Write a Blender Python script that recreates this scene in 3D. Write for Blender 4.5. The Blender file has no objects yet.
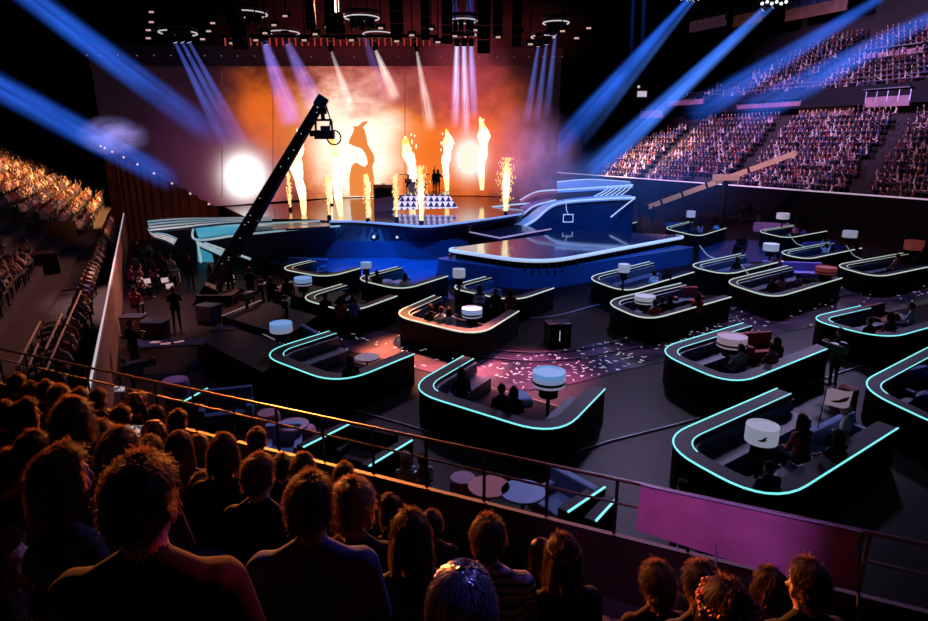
import bpy, bmesh, math, random
import numpy as np
from mathutils import Vector, Matrix, Euler
random.seed(7)
R = random.Random(11)
scn = bpy.context.scene
col = scn.collection
PI = math.pi

# ------------------------------------------------------------------ camera
F, PITCH, EYE = 619.0, math.radians(15.2), 7.0
cd = bpy.data.cameras.new('camera')
cam = bpy.data.objects.new('camera', cd)
col.objects.link(cam)
cam.location = (0, 0, EYE)
cam.rotation_euler = (PI / 2 - PITCH, 0, 0)
cd.sensor_fit = 'HORIZONTAL'
cd.sensor_width = 36
cd.lens = F / 928 * 36
cd.clip_start, cd.clip_end = 0.05, 400
scn.camera = cam
scn.view_settings.view_transform = 'Standard'
scn.view_settings.look = 'None'
scn.cycles.use_denoising = True
scn.cycles.max_bounces = 6
scn.cycles.volume_bounces = 0
scn.cycles.sample_clamp_indirect = 4
scn.cycles.caustics_reflective = False
scn.cycles.caustics_refractive = False

def ray(px, py):
    r, u = (px - 464) / F, (310.5 - py) / F
    return Vector((r, math.cos(PITCH) + u * math.sin(PITCH), -math.sin(PITCH) + u * math.cos(PITCH)))
def U(px, py, z=0.0):            # point of the survey photo on the level z
    d = ray(px, py)
    t = (z - EYE) / d.z
    return Vector((d.x * t, d.y * t, z))
def D(px, py, Y):                # point of the survey photo at the distance Y
    d = ray(px, py)
    t = Y / d.y
    return Vector((d.x * t, Y, EYE + d.z * t))

# ------------------------------------------------------------------ materials
def rgb(c): return (c[0], c[1], c[2], 1)
def mat(name, c, rough=0.6, metal=0.0, emit=None, es=0.0, noise=0.0, scale=8.0, spec=0.5, bump=0.0):
    m = bpy.data.materials.new(name); m.use_nodes = True
    nt = m.node_tree; b = nt.nodes['Principled BSDF']
    b.inputs['Base Color'].default_value = rgb(c)
    b.inputs['Roughness'].default_value = rough
    b.inputs['Metallic'].default_value = metal
    b.inputs['Specular IOR Level'].default_value = spec
    if emit:
        b.inputs['Emission Color'].default_value = rgb(emit)
        b.inputs['Emission Strength'].default_value = es
    if noise or bump:
        tc = nt.nodes.new('ShaderNodeTexCoord'); n = nt.nodes.new('ShaderNodeTexNoise')
        n.inputs['Scale'].default_value = scale; n.inputs['Detail'].default_value = 4
        nt.links.new(tc.outputs['Object'], n.inputs['Vector'])
        if noise:
            r = nt.nodes.new('ShaderNodeValToRGB')
            r.color_ramp.elements[0].position, r.color_ramp.elements[1].position = 0.3, 0.7
            r.color_ramp.elements[0].color = rgb([x * (1 - noise) for x in c])
            r.color_ramp.elements[1].color = rgb([min(1, x * (1 + noise)) for x in c])
            nt.links.new(n.outputs['Fac'], r.inputs['Fac']); nt.links.new(r.outputs['Color'], b.inputs['Base Color'])
        if bump:
            bp = nt.nodes.new('ShaderNodeBump'); bp.inputs['Strength'].default_value = bump
            nt.links.new(n.outputs['Fac'], bp.inputs['Height']); nt.links.new(bp.outputs['Normal'], b.inputs['Normal'])
    return m
def ramp_mat(name, cols, rough=0.8, spec=0.3):      # one colour of COLS for each object
    m = mat(name, cols[0], rough, spec=spec); nt = m.node_tree
    oi = nt.nodes.new('ShaderNodeObjectInfo'); r = nt.nodes.new('ShaderNodeValToRGB')
    r.color_ramp.interpolation = 'CONSTANT'
    while len(r.color_ramp.elements) < len(cols): r.color_ramp.elements.new(0.5)
    for i, c in enumerate(cols):
        r.color_ramp.elements[i].position = i / len(cols); r.color_ramp.elements[i].color = rgb(c)
    nt.links.new(oi.outputs['Random'], r.inputs['Fac']); nt.links.new(r.outputs['Color'], nt.nodes['Principled BSDF'].inputs['Base Color'])
    return m
class N:
    """small helper to wire math nodes"""
    def __init__(s, m): s.nt = m.node_tree; s.L = s.nt.links.new
    def n(s, t, **k):
        x = s.nt.nodes.new('ShaderNode' + t)
        for a, b in k.items(): setattr(x, a, b)
        return x
    def m(s, op, a, b=None, c=None, clamp=False):
        x = s.n('Math', operation=op, use_clamp=clamp)
        for i, v in enumerate((a, b, c)):
            if v is None: continue
            if isinstance(v, (int, float)): x.inputs[i].default_value = v
            else: s.L(v, x.inputs[i])
        return x.outputs[0]
    def mix(s, f, a, b, blend='MIX'):
        x = s.n('Mix', data_type='RGBA', blend_type=blend)
        for i, v in ((0, f), (6, a), (7, b)):
            if isinstance(v, (int, float)): x.inputs[i].default_value = v
            elif isinstance(v, tuple): x.inputs[i].default_value = rgb(v)
            else: s.L(v, x.inputs[i])
        return x.outputs[2]

BLK = mat('black matt', (0.004, 0.004, 0.006), 0.6, noise=0.3, spec=.12)
BLKG = mat('black gloss', (0.008, 0.008, 0.012), 0.25)
DARKM = mat('dark metal', (0.03, 0.032, 0.04), 0.35, 0.7)
STEEL = mat('rail metal', (0.16, 0.13, 0.12), 0.35, 0.85)
TEAL = mat('teal light strip', (0.1, 0.3, 0.3), 0.5, emit=(0.22, 0.95, 0.95), es=1.0)
CREAM = mat('pale light strip', (0.3, 0.3, 0.25), 0.5, emit=(0.75, 0.95, 0.80), es=0.62)
WHITEL = mat('white light strip', (0.3, 0.3, 0.3), 0.5, emit=(0.75, 0.9, 1.0), es=0.75)
PARA = mat('black pod wall', (0.004, 0.004, 0.006), 0.55, noise=0.2, scale=3, spec=.12)
PARTOP = mat('dark pod ledge', (0.009, 0.010, 0.017), 0.5, spec=.15)
BENCH = mat('blue grey bench', (0.035, 0.06, 0.11), 0.5, noise=0.2)
PODFL = mat('pod carpet', (0.008, 0.007, 0.01), 0.8, noise=0.3, spec=.1)
CONC = mat('dark concrete', (0.03, 0.028, 0.03), 0.85, noise=0.35, scale=2)
TIER = mat('tier concrete', (0.012, 0.010, 0.014), 0.9, noise=0.4, scale=1.5)
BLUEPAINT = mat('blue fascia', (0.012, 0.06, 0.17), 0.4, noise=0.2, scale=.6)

# ------------------------------------------------------------------ mesh helpers
def link(o, parent=None):
    col.objects.link(o)
    if parent is not None: o.parent = parent
    return o
def tag(o, label, cat, group=None, kind=None):
    if label and len(label.split()) > 16: print('LONG', label)
    if label: o['label'] = label
    if cat: o['category'] = cat
    if group: o['group'] = group
    if kind: o['kind'] = kind
    return o
def thing(name, label, cat, loc=(0, 0, 0), rz=0, group=None):
    o = bpy.data.objects.new(name, None); o.empty_display_size = .2
    link(o); o.location = loc; o.rotation_euler = (0, 0, rz)
    return tag(o, label, cat, group)
def dup(root, loc, rz=0, label=None, group=None, s=None):
    r = root.copy(); link(r); r.location = loc; r.rotation_euler = (0, 0, rz)
    if s: r.scale = (s, s, s) if isinstance(s, (int, float)) else s
    if label: r['label'] = label
    if group: r['group'] = group
    for ch in list(root.children):
        c = ch.copy(); link(c, r)
        for g in list(ch.children):
            d = g.copy(); link(d, c)
    return r
class MB:
    def __init__(s): s.bm = bmesh.new()
    def box(s, c, d, rz=0, rot=None, bev=0):
        t = bmesh.new(); bmesh.ops.create_cube(t, size=1)
        bmesh.ops.scale(t, vec=d, verts=t.verts)
        if bev: bmesh.ops.bevel(t, geom=t.edges[:], offset=bev, segments=2, affect='EDGES', profile=.6)
        M = Matrix.Translation(c) @ (rot.to_matrix().to_4x4() if rot is not None else Matrix.Rotation(rz, 4, 'Z'))
        bmesh.ops.transform(t, matrix=M, verts=t.verts); s._join(t); return s
    def _join(s, t):
        me = bpy.data.meshes.new('t'); t.to_mesh(me); t.free(); s.bm.from_mesh(me); bpy.data.meshes.remove(me)
    def tube(s, pts, r, seg=8, closed=False, r2=None):
        pts = [Vector(p) for p in pts]; n = len(pts); rings = []
        for i, p in enumerate(pts):
            a = pts[(i - 1) % n] if (i > 0 or closed) else p
            b = pts[(i + 1) % n] if (i < n - 1 or closed) else p
            t = (b - a).normalized()
            up = Vector((0, 0, 1)) if abs(t.z) < .95 else Vector((1, 0, 0))
            x = t.cross(up).normalized(); y = x.cross(t).normalized()
            rr = r if r2 is None else r + (r2 - r) * i / (n - 1)
            rings.append([s.bm.verts.new(p + (x * math.cos(2 * PI * k / seg) + y * math.sin(2 * PI * k / seg)) * rr) for k in range(seg)])
        m = n if closed else n - 1
        for i in range(m):
            A, B = rings[i], rings[(i + 1) % n]
            for k in range(seg): s.bm.faces.new((A[k], A[(k + 1) % seg], B[(k + 1) % seg], B[k]))
        if not closed:
            s.bm.faces.new(rings[0][::-1]); s.bm.faces.new(rings[-1])
        return s
    def lathe(s, prof, c=(0, 0, 0), seg=24, cap=True):
        c = Vector(c); rings = []
        for r, z in prof:
            rings.append([s.bm.verts.new(c + Vector((r * math.cos(2 * PI * k / seg), r * math.sin(2 * PI * k / seg), z))) for k in range(seg)])
        for A, B in zip(rings, rings[1:]):
            for k in range(seg): s.bm.faces.new((A[k], A[(k + 1) % seg], B[(k + 1) % seg], B[k]))
        if cap: s.bm.faces.new(rings[0][::-1]); s.bm.faces.new(rings[-1])
        return s
    def prism(s, pts, z0, z1):          # polygon outline extruded upwards
        a = [s.bm.verts.new((p[0], p[1], z0)) for p in pts]; b = [s.bm.verts.new((p[0], p[1], z1)) for p in pts]
        n = len(pts)
        s.bm.faces.new(a[::-1]); s.bm.faces.new(b)
        for i in range(n): s.bm.faces.new((a[i], a[(i + 1) % n], b[(i + 1) % n], b[i]))
        return s
    def loft(s, A, B, down=0.0):        # strip between two polylines, with a thickness
        A = [Vector(p) for p in A]; B = [Vector(p) for p in B]
        a = [s.bm.verts.new(p) for p in A]; b = [s.bm.verts.new(p) for p in B]
        for i in range(len(a) - 1): s.bm.faces.new((a[i], a[i + 1], b[i + 1], b[i]))
        if down:
            dv = Vector((0, 0, -down))
            a2 = [s.bm.verts.new(p + dv) for p in A]; b2 = [s.bm.verts.new(p + dv) for p in B]
            for i in range(len(a) - 1):
                s.bm.faces.new((a2[i], b2[i], b2[i + 1], a2[i + 1]))
                s.bm.faces.new((a[i], a2[i], a2[i + 1], a[i + 1])); s.bm.faces.new((b[i], b[i + 1], b2[i + 1], b2[i]))
            s.bm.faces.new((a[0], b[0], b2[0], a2[0])); s.bm.faces.new((a[-1], a2[-1], b2[-1], b[-1]))
        return s
    def ball(s, c, r, sub=2, rot=None):
        t = bmesh.new(); bmesh.ops.create_icosphere(t, subdivisions=sub, radius=1)
        bmesh.ops.scale(t, vec=(r, r, r) if isinstance(r, (int, float)) else r, verts=t.verts)
        M = Matrix.Translation(c) @ (rot.to_matrix().to_4x4() if rot is not None else Matrix())
        bmesh.ops.transform(t, matrix=M, verts=t.verts); s._join(t); return s
    def cap(s, p0, p1, r0, r1, seg=10):  # rounded tapered limb
        p0, p1 = Vector(p0), Vector(p1); t = (p1 - p0).normalized()
        up = Vector((0, 0, 1)) if abs(t.z) < .9 else Vector((1, 0, 0))
        x = t.cross(up).normalized(); y = x.cross(t).normalized(); rings = []
        for c, rr, angs in ((p0, r0, (-80, -50, -20)), (p1, r1, (20, 50, 80))):
            for a in angs:
                a = math.radians(a); q = c + t * rr * math.sin(a)
                rings.append([s.bm.verts.new(q + (x * math.cos(2 * PI * k / seg) + y * math.sin(2 * PI * k / seg)) * rr * math.cos(a)) for k in range(seg)])
        for A, B in zip(rings, rings[1:]):
            for k in range(seg): s.bm.faces.new((A[k], A[(k + 1) % seg], B[(k + 1) % seg], B[k]))
        s.bm.faces.new(rings[0][::-1]); s.bm.faces.new(rings[-1]); return s
    def mesh(s, name):
        bmesh.ops.recalc_face_normals(s.bm, faces=s.bm.faces)
        me = bpy.data.meshes.new(name); s.bm.to_mesh(me); s.bm.free(); return me
    def build(s, name, m, parent=None, smooth=False, bevel=0):
        me = s.mesh(name)
        for x in (m if isinstance(m, (list, tuple)) else [m]): me.materials.append(x)
        if smooth: me.polygons.foreach_set('use_smooth', [True] * len(me.polygons))
        o = bpy.data.objects.new(name, me); link(o, parent)
        if bevel:
            b = o.modifiers.new('b', 'BEVEL'); b.width = bevel; b.segments = 2; b.limit_method = 'ANGLE'
        return o
def struct(mb, name, m, parent=None, **k):
    o = mb.build(name, m, parent, **k)
    if parent is None: o['kind'] = 'structure'
    return o
def smooth_path(pts, sub=6, closed=False):
    pts = [Vector(p) for p in pts]; out = []; n = len(pts)
    for i in range(n if closed else n - 1):
        g = lambda j: pts[j % n] if closed else pts[max(0, min(n - 1, j))]
        p0, p1, p2, p3 = g(i - 1), g(i), g(i + 1), g(i + 2)
        for k in range(sub):
            t = k / sub
            out.append(.5 * ((2 * p1) + (p2 - p0) * t + (2 * p0 - 5 * p1 + 4 * p2 - p3) * t * t + (3 * p1 - p0 - 3 * p2 + p3) * t ** 3))
    if not closed: out.append(pts[-1])
    return out

# ------------------------------------------------------------------ people
SKIN = ramp_mat('skin', [(.30, .16, .11), (.36, .2, .15), (.25, .13, .09), (.4, .24, .18)], .6)
CLOTH = ramp_mat('dark clothing', [(.008, .008, .012), (.015, .015, .03), (.010, .015, .04), (.03, .010, .010), (.03, .03, .04), (.008, .010, .012), (.02, .012, .03)], .85, .12)
TROU = ramp_mat('dark trousers', [(.015, .015, .02), (.02, .03, .06), (.03, .03, .03)], .85)
HAIR = ramp_mat('hair', [(.010, .006, .004), (.018, .009, .005), (.007, .005, .004), (.035, .017, .008), (.014, .007, .004)], .6, .18)
def backlit(m):                      # thin hair lets some light through
    nt = m.node_tree; b = nt.nodes['Principled BSDF']; o = nt.nodes['Material Output']
    tr = nt.nodes.new('ShaderNodeBsdfTranslucent'); tr.inputs['Color'].default_value = (.42, .20, .11, 1); mx = nt.nodes.new('ShaderNodeMixShader'); mx.inputs[0].default_value = .38
    nt.links.new(b.outputs[0], mx.inputs[1]); nt.links.new(tr.outputs[0], mx.inputs[2]); nt.links.new(mx.outputs[0], o.inputs['Surface'])
backlit(HAIR)
SHOE = mat('shoes', (.02, .02, .02), .5)
WHITECL = mat('white shirt', (.6, .6, .65), .8)
BLUECL = mat('blue shirt', (.04, .06, .16), .85, spec=.15, noise=.15, scale=30)
REDCL = mat('red clothing', (.4, .04, .04), .8)
BLACKCL = mat('black clothing', (.006, .006, .008), .85, spec=.12)
PURPLECL = mat('purple clothing', (.28, .1, .4), .8)
GREYCL = mat('grey clothing', (.22, .22, .25), .8)
PINKCL = mat('pink clothing', (.6, .25, .35), .8)
LIGHTBL = mat('light blue clothing', (.25, .4, .65), .8)
def stripe_mat(name, a, b, sc):
    m = mat(name, a, .8); n = N(m); tc = n.n('TexCoord'); w = n.n('TexWave', bands_direction='Z'); w.inputs['Scale'].default_value = sc
    n.L(tc.outputs['Object'], w.inputs['Vector']); f = n.m('GREATER_THAN', w.outputs['Fac'], .5)
    n.L(n.mix(f, a, b), n.nt.nodes['Principled BSDF'].inputs['Base Color']); return m
STRIPED = stripe_mat('striped shirt', (.24, .22, .36), (.012, .012, .03), 7)

def head_prims(hc, detail=True):
    x, y, z = hc
    P = [('b', (x, y, z + .02), (.076, .096, .108), 0), ('b', (x, y + .025, z - .05), (.058, .068, .075), 0),
         ('c', (x, y + .07, z - .105), (x, y + .05, z - .10), .026, .034, 0)]
    if detail:
        P += [('c', (x, y + .098, z + .012), (x, y + .118, z - .03), .010, .015, 0),
              ('c', (x - .035, y + .082, z + .035), (x + .035, y + .082, z + .035), .013, .013, 0),
              ('c', (x - .018, y + .09, z - .066), (x + .018, y + .09, z - .066), .009, .009, 0)]
        for s in (-1, 1):
            P += [('b', (x + s * .079, y - .01, z - .01), (.011, .022, .034), 0), ('b', (x + s * .042, y + .07, z - .03), (.024, .02, .022), 0)]
    return P
def hand_prims(w, d, s, curl=.5, k=1.0):    # palm and five bent fingers from the wrist W along D
    w, d = Vector(w), Vector(d).normalized()
    side = d.cross(Vector((0, 0, 1)))
    side = side.normalized() if side.length > .1 else Vector((1, 0, 0))
    nrm = side.cross(d).normalized() * -1
    P = [('c', w, w + d * .075, .026, .032, 0), ('c', w + d * .05 - side * .018, w + d * .085 - side * .02, .017, .014, 0), ('c', w + d * .05 + side * .018, w + d * .085 + side * .02, .017, .014, 0)]
    for i, (o, l) in enumerate(((-.03, .062), (-.01, .075), (.011, .07), (.031, .055))):
        a = w + d * .088 + side * o
        b = a + (d * math.cos(curl * .6) + nrm * math.sin(curl * .6)) * l * .5
        c = b + (d * math.cos(curl * 1.5) + nrm * math.sin(curl * 1.5)) * l * .5
        P += [('c', a, b, .0095, .0088, 0), ('c', b, c, .0088, .0075, 0)]
    a = w + d * .03 + side * .026 * s
    b = a + (d * .7 + side * .7 * s + nrm * .3).normalized() * .045
    P += [('c', a, b, .014, .011, 0), ('c', b, b + (d + nrm * .5).normalized() * .032, .011, .009, 0)]
    return P
def body_prims(pose, detail=True, wide=1.0):
    P = []; sit = pose.startswith('sit')
    hz = .52 if sit else .93
    lean = .05 if sit else 0.0
    W = .155 * wide
    ch, sh = (0, lean * .7, hz + .30), hz + .46
    P += [('c', (-.07, 0, hz), (.07, 0, hz), .125 * wide, .125 * wide, 2 if not sit else 2),
          ('c', (-.055, .01, hz + .14), (.055, .01, hz + .14), .115 * wide, .115 * wide, 1),
          ('c', (-.08 * wide, lean * .7, hz + .32), (.08 * wide, lean * .7, hz + .32), .12 * wide, .12 * wide, 1),
          ('c', (-W, lean, sh), (W, lean, sh), .065 * wide, .065 * wide, 1),
          ('c', (-W * .95, lean - .01, sh + .005), (-.035, lean - .005, sh + .085), .045 * wide, .05, 1), ('c', (W * .95, lean - .01, sh + .005), (.035, lean - .005, sh + .085), .045 * wide, .05, 1),
          ('c', (0, lean + .01, sh + .085), (0, lean + .02, sh + .14), .06, .058, 0), ('c', (0, lean - .005, sh + .02), (0, lean, sh + .07), .07, .064, 1)]
    hc = (0, lean + .03, sh + .222)
    P += head_prims(hc, detail)
    hands = []
    for s in (-1, 1):
        S = Vector((s * (W + .025), lean, sh - .01))
        if pose in ('sit_clap',): E_, H_ = S + Vector((s * .07, .12, -.24)), Vector((s * .045, lean + .32, sh - .12))
        elif pose == 'sit_phone': E_, H_ = S + Vector((s * .03, .22, -.10)), Vector((s * .08, lean + .34, sh + .24))
        elif pose == 'sit_up': E_, H_ = S + Vector((s * .12, .08, .18)), Vector((s * .2, lean + .1, sh + .48))
        elif pose == 'sit_knees': E_, H_ = S + Vector((s * .05, .16, -.25)), Vector((s * .1, lean + .40, sh - .34))
        elif pose == 'sit_wide': E_, H_ = S + Vector((s * .2, .02, -.2)), S + Vector((s * .42, .1, -.06))
        elif pose == 'stand_op': E_, H_ = S + Vector((s * .06, .14, -.22)), Vector((s * .1, .38, sh - .14))
        elif pose == 'stand_raise': E_, H_ = (S + Vector((s * .1, .02, .22)), S + Vector((s * .06, .05, .5))) if s > 0 else (S + Vector((-.14, .04, -.18)), S + Vector((-.34, .1, -.05)))
        elif pose == 'stand': E_, H_ = S + Vector((s * .06, -.02, -.29)), S + Vector((s * .05, .07, -.54))
        else: E_, H_ = S + Vector((s * .05, .06, -.28)), Vector((s * .1, lean + .27, hz + .1))
        P += [('c', S, E_, .055 * wide, .042 * wide, 1), ('c', E_, H_, .042, .030, 1)]
        hands.append((H_, (H_ - E_), s))
        if sit:
            P += [('c', (s * .09, .02, hz - .02), (s * .11, .43, hz), .088, .062, 2), ('c', (s * .11, .43, hz - .01), (s * .1, .44, .1), .058, .040, 2),
                  ('c', (s * .1, .43, .05), (s * .11, .58, .04), .042, .036, 3)]
        else:
            P += [('c', (s * .09, 0, hz - .04), (s * .1, .02, .5), .09, .062, 2), ('c', (s * .1, .02, .5), (s * .11, 0, .1), .058, .040, 2),
                  ('c', (s * .11, -.02, .05), (s * .12, .14, .04), .042, .036, 3)]
    for h, d, s in hands:
        P += hand_prims(h, d, s) if detail else [('c', h, h + d.normalized() * .12, .035, .025, 0)]
    return P, hc
def fuse(P, voxel, name, its=4):
    mb = MB()
    for p in P:
        if p[0] == 'b': mb.ball(p[1], p[2], 2)
        else: mb.cap(p[1], p[2], p[3], p[4])
    o = mb.build('tmp', SKIN)
    r = o.modifiers.new('r', 'REMESH'); r.mode = 'VOXEL'; r.voxel_size = voxel
    if its: sm = o.modifiers.new('s', 'SMOOTH'); sm.iterations = its; sm.factor = .4
    dg = bpy.context.evaluated_depsgraph_get(); dg.update()
    me = bpy.data.meshes.new_from_object(o.evaluated_get(dg)); me.name = name
    bpy.data.objects.remove(o)
    n = len(me.polygons); c = np.empty(n * 3); me.polygons.foreach_get('center', c); c = c.reshape(n, 3)
    best = np.full(n, 1e9); idx = np.zeros(n, dtype=int)
    for p in P:
        if p[0] == 'b':
            rr = np.array(p[2]); q = (c - np.array(p[1])) / rr
            d = (np.linalg.norm(q, axis=1) - 1) * rr.min(); mi = p[3]
        else:
            a, b = np.array(Vector(p[1])), np.array(Vector(p[2])); ab = b - a
            t = np.clip(((c - a) @ ab) / max(ab @ ab, 1e-9), 0, 1)
            d = np.linalg.norm(c - (a + t[:, None] * ab), axis=1) - (p[3] + (p[4] - p[3]) * t); mi = p[5]
        w = d < best; best[w] = d[w]; idx[w] = mi
    me.materials.clear()
    for m in (SKIN, CLOTH, TROU, SHOE): me.materials.append(m)
    me.polygons.foreach_set('material_index', idx.astype(np.int32)); me.polygons.foreach_set('use_smooth', [True] * n)
    return me
def hair_mesh(name, hc, style, strands=420):
    rr = random.Random(hash(style) % 1000 if False else len(style) * 7 + ord(style[0]))
    mb = MB(); bm = mb.bm; hx, hy, hz = hc[0], hc[1] - .004, hc[2] + .022
    rad = (.086, .106, .118)
    longl = {'short': 0, 'cropped': 0, 'curly': .0, 'long': .26, 'straight': .34, 'bob': .09, 'wavy': .2, 'ponytail': 0, 'bun': 0}[style]
    fat = {'curly': 1.2, 'wavy': 1.15, 'bob': 1.12, 'long': 1.08, 'straight': 1.08, 'short': 1.03}.get(style, 1.0)
    def thmax(phi):
        a = abs(phi)                      # 0 = back of the head, PI = front
        k = [(0, 136), (PI * .33, 108 if longl == 0 else 118), (PI * .52, 76 if longl == 0 else 100), (PI * .68, 62), (PI, 50)]
        for (x0, y0), (x1, y1) in zip(k, k[1:]):
            if a <= x1: return math.radians(y0 + (y1 - y0) * (a - x0) / (x1 - x0))
        return math.radians(50)
    def pos(phi, t, o=0.0):
        d = Vector((math.sin(phi), -math.cos(phi), 0)); tm = thmax(phi)
        falls = longl > 0 and abs(phi) < PI * .62
        if not falls:
            th = t * tm; f = fat + o
            return Vector((hx + d.x * rad[0] * f * math.sin(th), hy + d.y * rad[1] * f * math.sin(th), hz + rad[2] * f * math.cos(th)))
        sp = .45
        if t <= sp:
            th = t / sp * PI / 2; f = fat + o
            return Vector((hx + d.x * rad[0] * f * math.sin(th), hy + d.y * rad[1] * f * math.sin(th), hz + rad[2] * f * math.cos(th)))
        u = (t - sp) / (1 - sp); f = (fat + o) * (1 + .10 * math.sin(u * PI) - .12 * u)
        return Vector((hx + d.x * rad[0] * f, hy + d.y * rad[1] * f, hz - u * (longl + .1)))
    na, nt = 30, 12
    grid = [[bm.verts.new(pos(-PI + 2 * PI * i / na, max(j / nt, .01), rr.uniform(-.02, .02))) for j in range(nt + 1)] for i in range(na)]
    for i in range(na):
        for j in range(nt): bm.faces.new((grid[i][j], grid[(i + 1) % na][j], grid[(i + 1) % na][j + 1], grid[i][j + 1]))
    curly = style in ('curly', 'wavy')
    for k in range(strands):
        phi = rr.uniform(-PI, PI); t0 = rr.uniform(.02, .75); t1 = min(1.04, t0 + rr.uniform(.15, .5)); o0 = rr.uniform(0, .05); o1 = rr.uniform(.05, .24 if style != 'straight' else .10) + (.12 if curly else 0) + (.2 * rr.random() if rr.random() < .12 and style != 'straight' else 0)
        n = 6 if curly else 4; w = rr.uniform(.0018, .004); prev = None; ph2 = phi + rr.uniform(-.7, .7) * (1 if longl == 0 else .12 if style == 'straight' else .45); amp = .012 if curly else .005; w0 = rr.uniform(0, 6)
        for q in range(n + 1):
            a = q / n; p = pos(phi + (ph2 - phi) * a, t0 + (t1 - t0) * a, o0 + (o1 - o0) * a ** 1.5)
            p += Vector((math.sin(a * 13 + w0), math.cos(a * 11 + w0), math.sin(a * 9 + w0))) * amp
            sd = Vector((math.cos(phi), math.sin(phi), 0)) * w * (1 - .8 * a)
            cur = (bm.verts.new(p - sd), bm.verts.new(p + sd))
            if prev: bm.faces.new((prev[0], prev[1], cur[1], cur[0]))
            prev = cur
    if style == 'bun': mb.ball((hx, hy - .09, hz + .09), (.045, .045, .04), 2)
    if style == 'ponytail':
        P = [(hx, hy - .10, hz + .05), (hx + .01, hy - .15, hz + .02), (hx + .02, hy - .15, hz - .08), (hx + .015, hy - .13, hz - .2)]
        mb.tube(smooth_path(P, 4), .034, 10, r2=.012)
    me = bpy.data.meshes.new(name); bmesh.ops.recalc_face_normals(bm, faces=bm.faces[:na * nt]); bm.to_mesh(me); bm.free()
    me.materials.append(HAIR); me.polygons.foreach_set('use_smooth', [True] * len(me.polygons))
    return me
BODY, HC = {}, {}
for pose, vox in (('sit_lap', .010), ('sit_clap', .010), ('sit_phone', .008), ('sit_knees', .010), ('sit_wide', .012)):
    P, HC[pose] = body_prims(pose); BODY[pose] = fuse(P, vox, pose)
P, HC['sit_broad'] = body_prims('sit_lap', True, 1.14); BODY['sit_broad'] = fuse(P, .010, 'sit_broad')
for pose in ('stand', 'stand_op', 'stand_raise'):
    P, HC[pose] = body_prims(pose); BODY[pose] = fuse(P, .014, pose)
SMALL = {}
for pose in ('sit_lap', 'sit_clap', 'sit_up'):
    P, h = body_prims(pose, False); HC['small_' + pose] = h; BODY['small_' + pose] = fuse(P, .03, 'small_' + pose, 2)
HAIRS = {s: hair_mesh('hair_' + s, HC['sit_lap'], s, 500 if s == 'cropped' else 1500) for s in ('short', 'cropped', 'curly', 'long', 'straight', 'bob', 'wavy', 'ponytail', 'bun')}
COUNT = [0]
def person(pose, hair, loc, rz, label, group=None, s=1.0, top=None, hm=None, skin=None):
    COUNT[0] += 1
    me = BODY[pose]
    o = bpy.data.objects.new('person', me); link(o); o.location = loc; o.rotation_euler = (0, 0, rz); o.scale = (s, s, s)
    tag(o, label, 'person', group)
    for i, m in ((1, top), (0, skin)):
        if m is not None: o.material_slots[i].link = 'OBJECT'; o.material_slots[i].material = m
    if hair:
        h = bpy.data.objects.new('hair', HAIRS[hair]); link(h, o)
        d = Vector(HC[pose]) - Vector(HC['sit_lap']); h.location = d
        if hm is not None: h.material_slots[0].link = 'OBJECT'; h.material_slots[0].material = hm
    return o

# ================================================================== THE SETTING
aL, bL = U(89, 388, 2), U(126, 202, 2)
dL = (bL - aL).to_2d().normalized(); oL = Vector((-dL.y, dL.x))          # along / away from the hall, left stand
aR, bR = U(928, 199, 3), U(555, 172, 3)
dR = (bR - aR).to_2d().normalized(); oR = Vector((dR.y, -dR.x))
def PL(al, off, z): p = aL.to_2d() + dL * al + oL * off; return Vector((p.x, p.y, z))
def PR(al, off, z): p = aR.to_2d() + dR * al + oR * off; return Vector((p.x, p.y, z))

fm = mat('arena floor', (.0058, .0030, .0032), .42, noise=.4, scale=.35, spec=.07)
struct(MB().box((5, 45, -.1), (170, 130, .2)), 'floor', fm)
struct(MB().box((5, 45, 30.1), (170, 130, .2)), 'ceiling', mat('ceiling', (.012, .012, .014), .9))
DW = mat('dark wall', (.02, .015, .018), .9, noise=.3, scale=.3)
struct(MB().box((5, 110, 15), (170, .4, 30)), 'wall_back', DW)
struct(MB().box((-80, 45, 15), (.4, 130, 30)), 'wall_left', DW)
struct(MB().box((90, 45, 15), (.4, 130, 30)), 'wall_right', DW)

# lit show floor: a curved glossy walkway across the hall with pale flecks
wm = mat('walkway', (.045, .035, .08), .16, spec=.8)
n = N(wm); tc = n.n('TexCoord'); vo = n.n('TexVoronoi', feature='F1'); vo.inputs['Scale'].default_value = 2.2
nz = n.n('TexNoise'); nz.inputs['Scale'].default_value = .5; nz.inputs['Detail'].default_value = 5
n.L(tc.outputs['Object'], nz.inputs['Vector'])
rp = n.n('ValToRGB'); rp.color_ramp.elements[0].color = (.010, .012, .03, 1); rp.color_ramp.elements[1].color = (.12, .07, .12, 1)
rp.color_ramp.elements[0].position = .38; rp.color_ramp.elements[1].position = .65
n.L(nz.outputs['Fac'], rp.inputs['Fac']); n.L(rp.outputs['Color'], wm.node_tree.nodes['Principled BSDF'].inputs['Base Color'])
up = [(250, 322), (347, 327), (441, 341), (530, 351), (610, 340), (690, 317), (760, 299), (850, 283), (960, 268)]
lo = [(250, 346), (347, 351), (430, 372), (509, 389), (565, 385), (620, 371), (700, 353), (790, 331), (960, 298)]
A = smooth_path([U(x, y, .02) for x, y in up], 8); B = smooth_path([U(x, y, .02) for x, y in lo], 8)
wk = struct(MB().loft(A, B, .015), 'floor_walkway', wm)
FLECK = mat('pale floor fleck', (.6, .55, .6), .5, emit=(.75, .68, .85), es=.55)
mb = MB()
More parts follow.
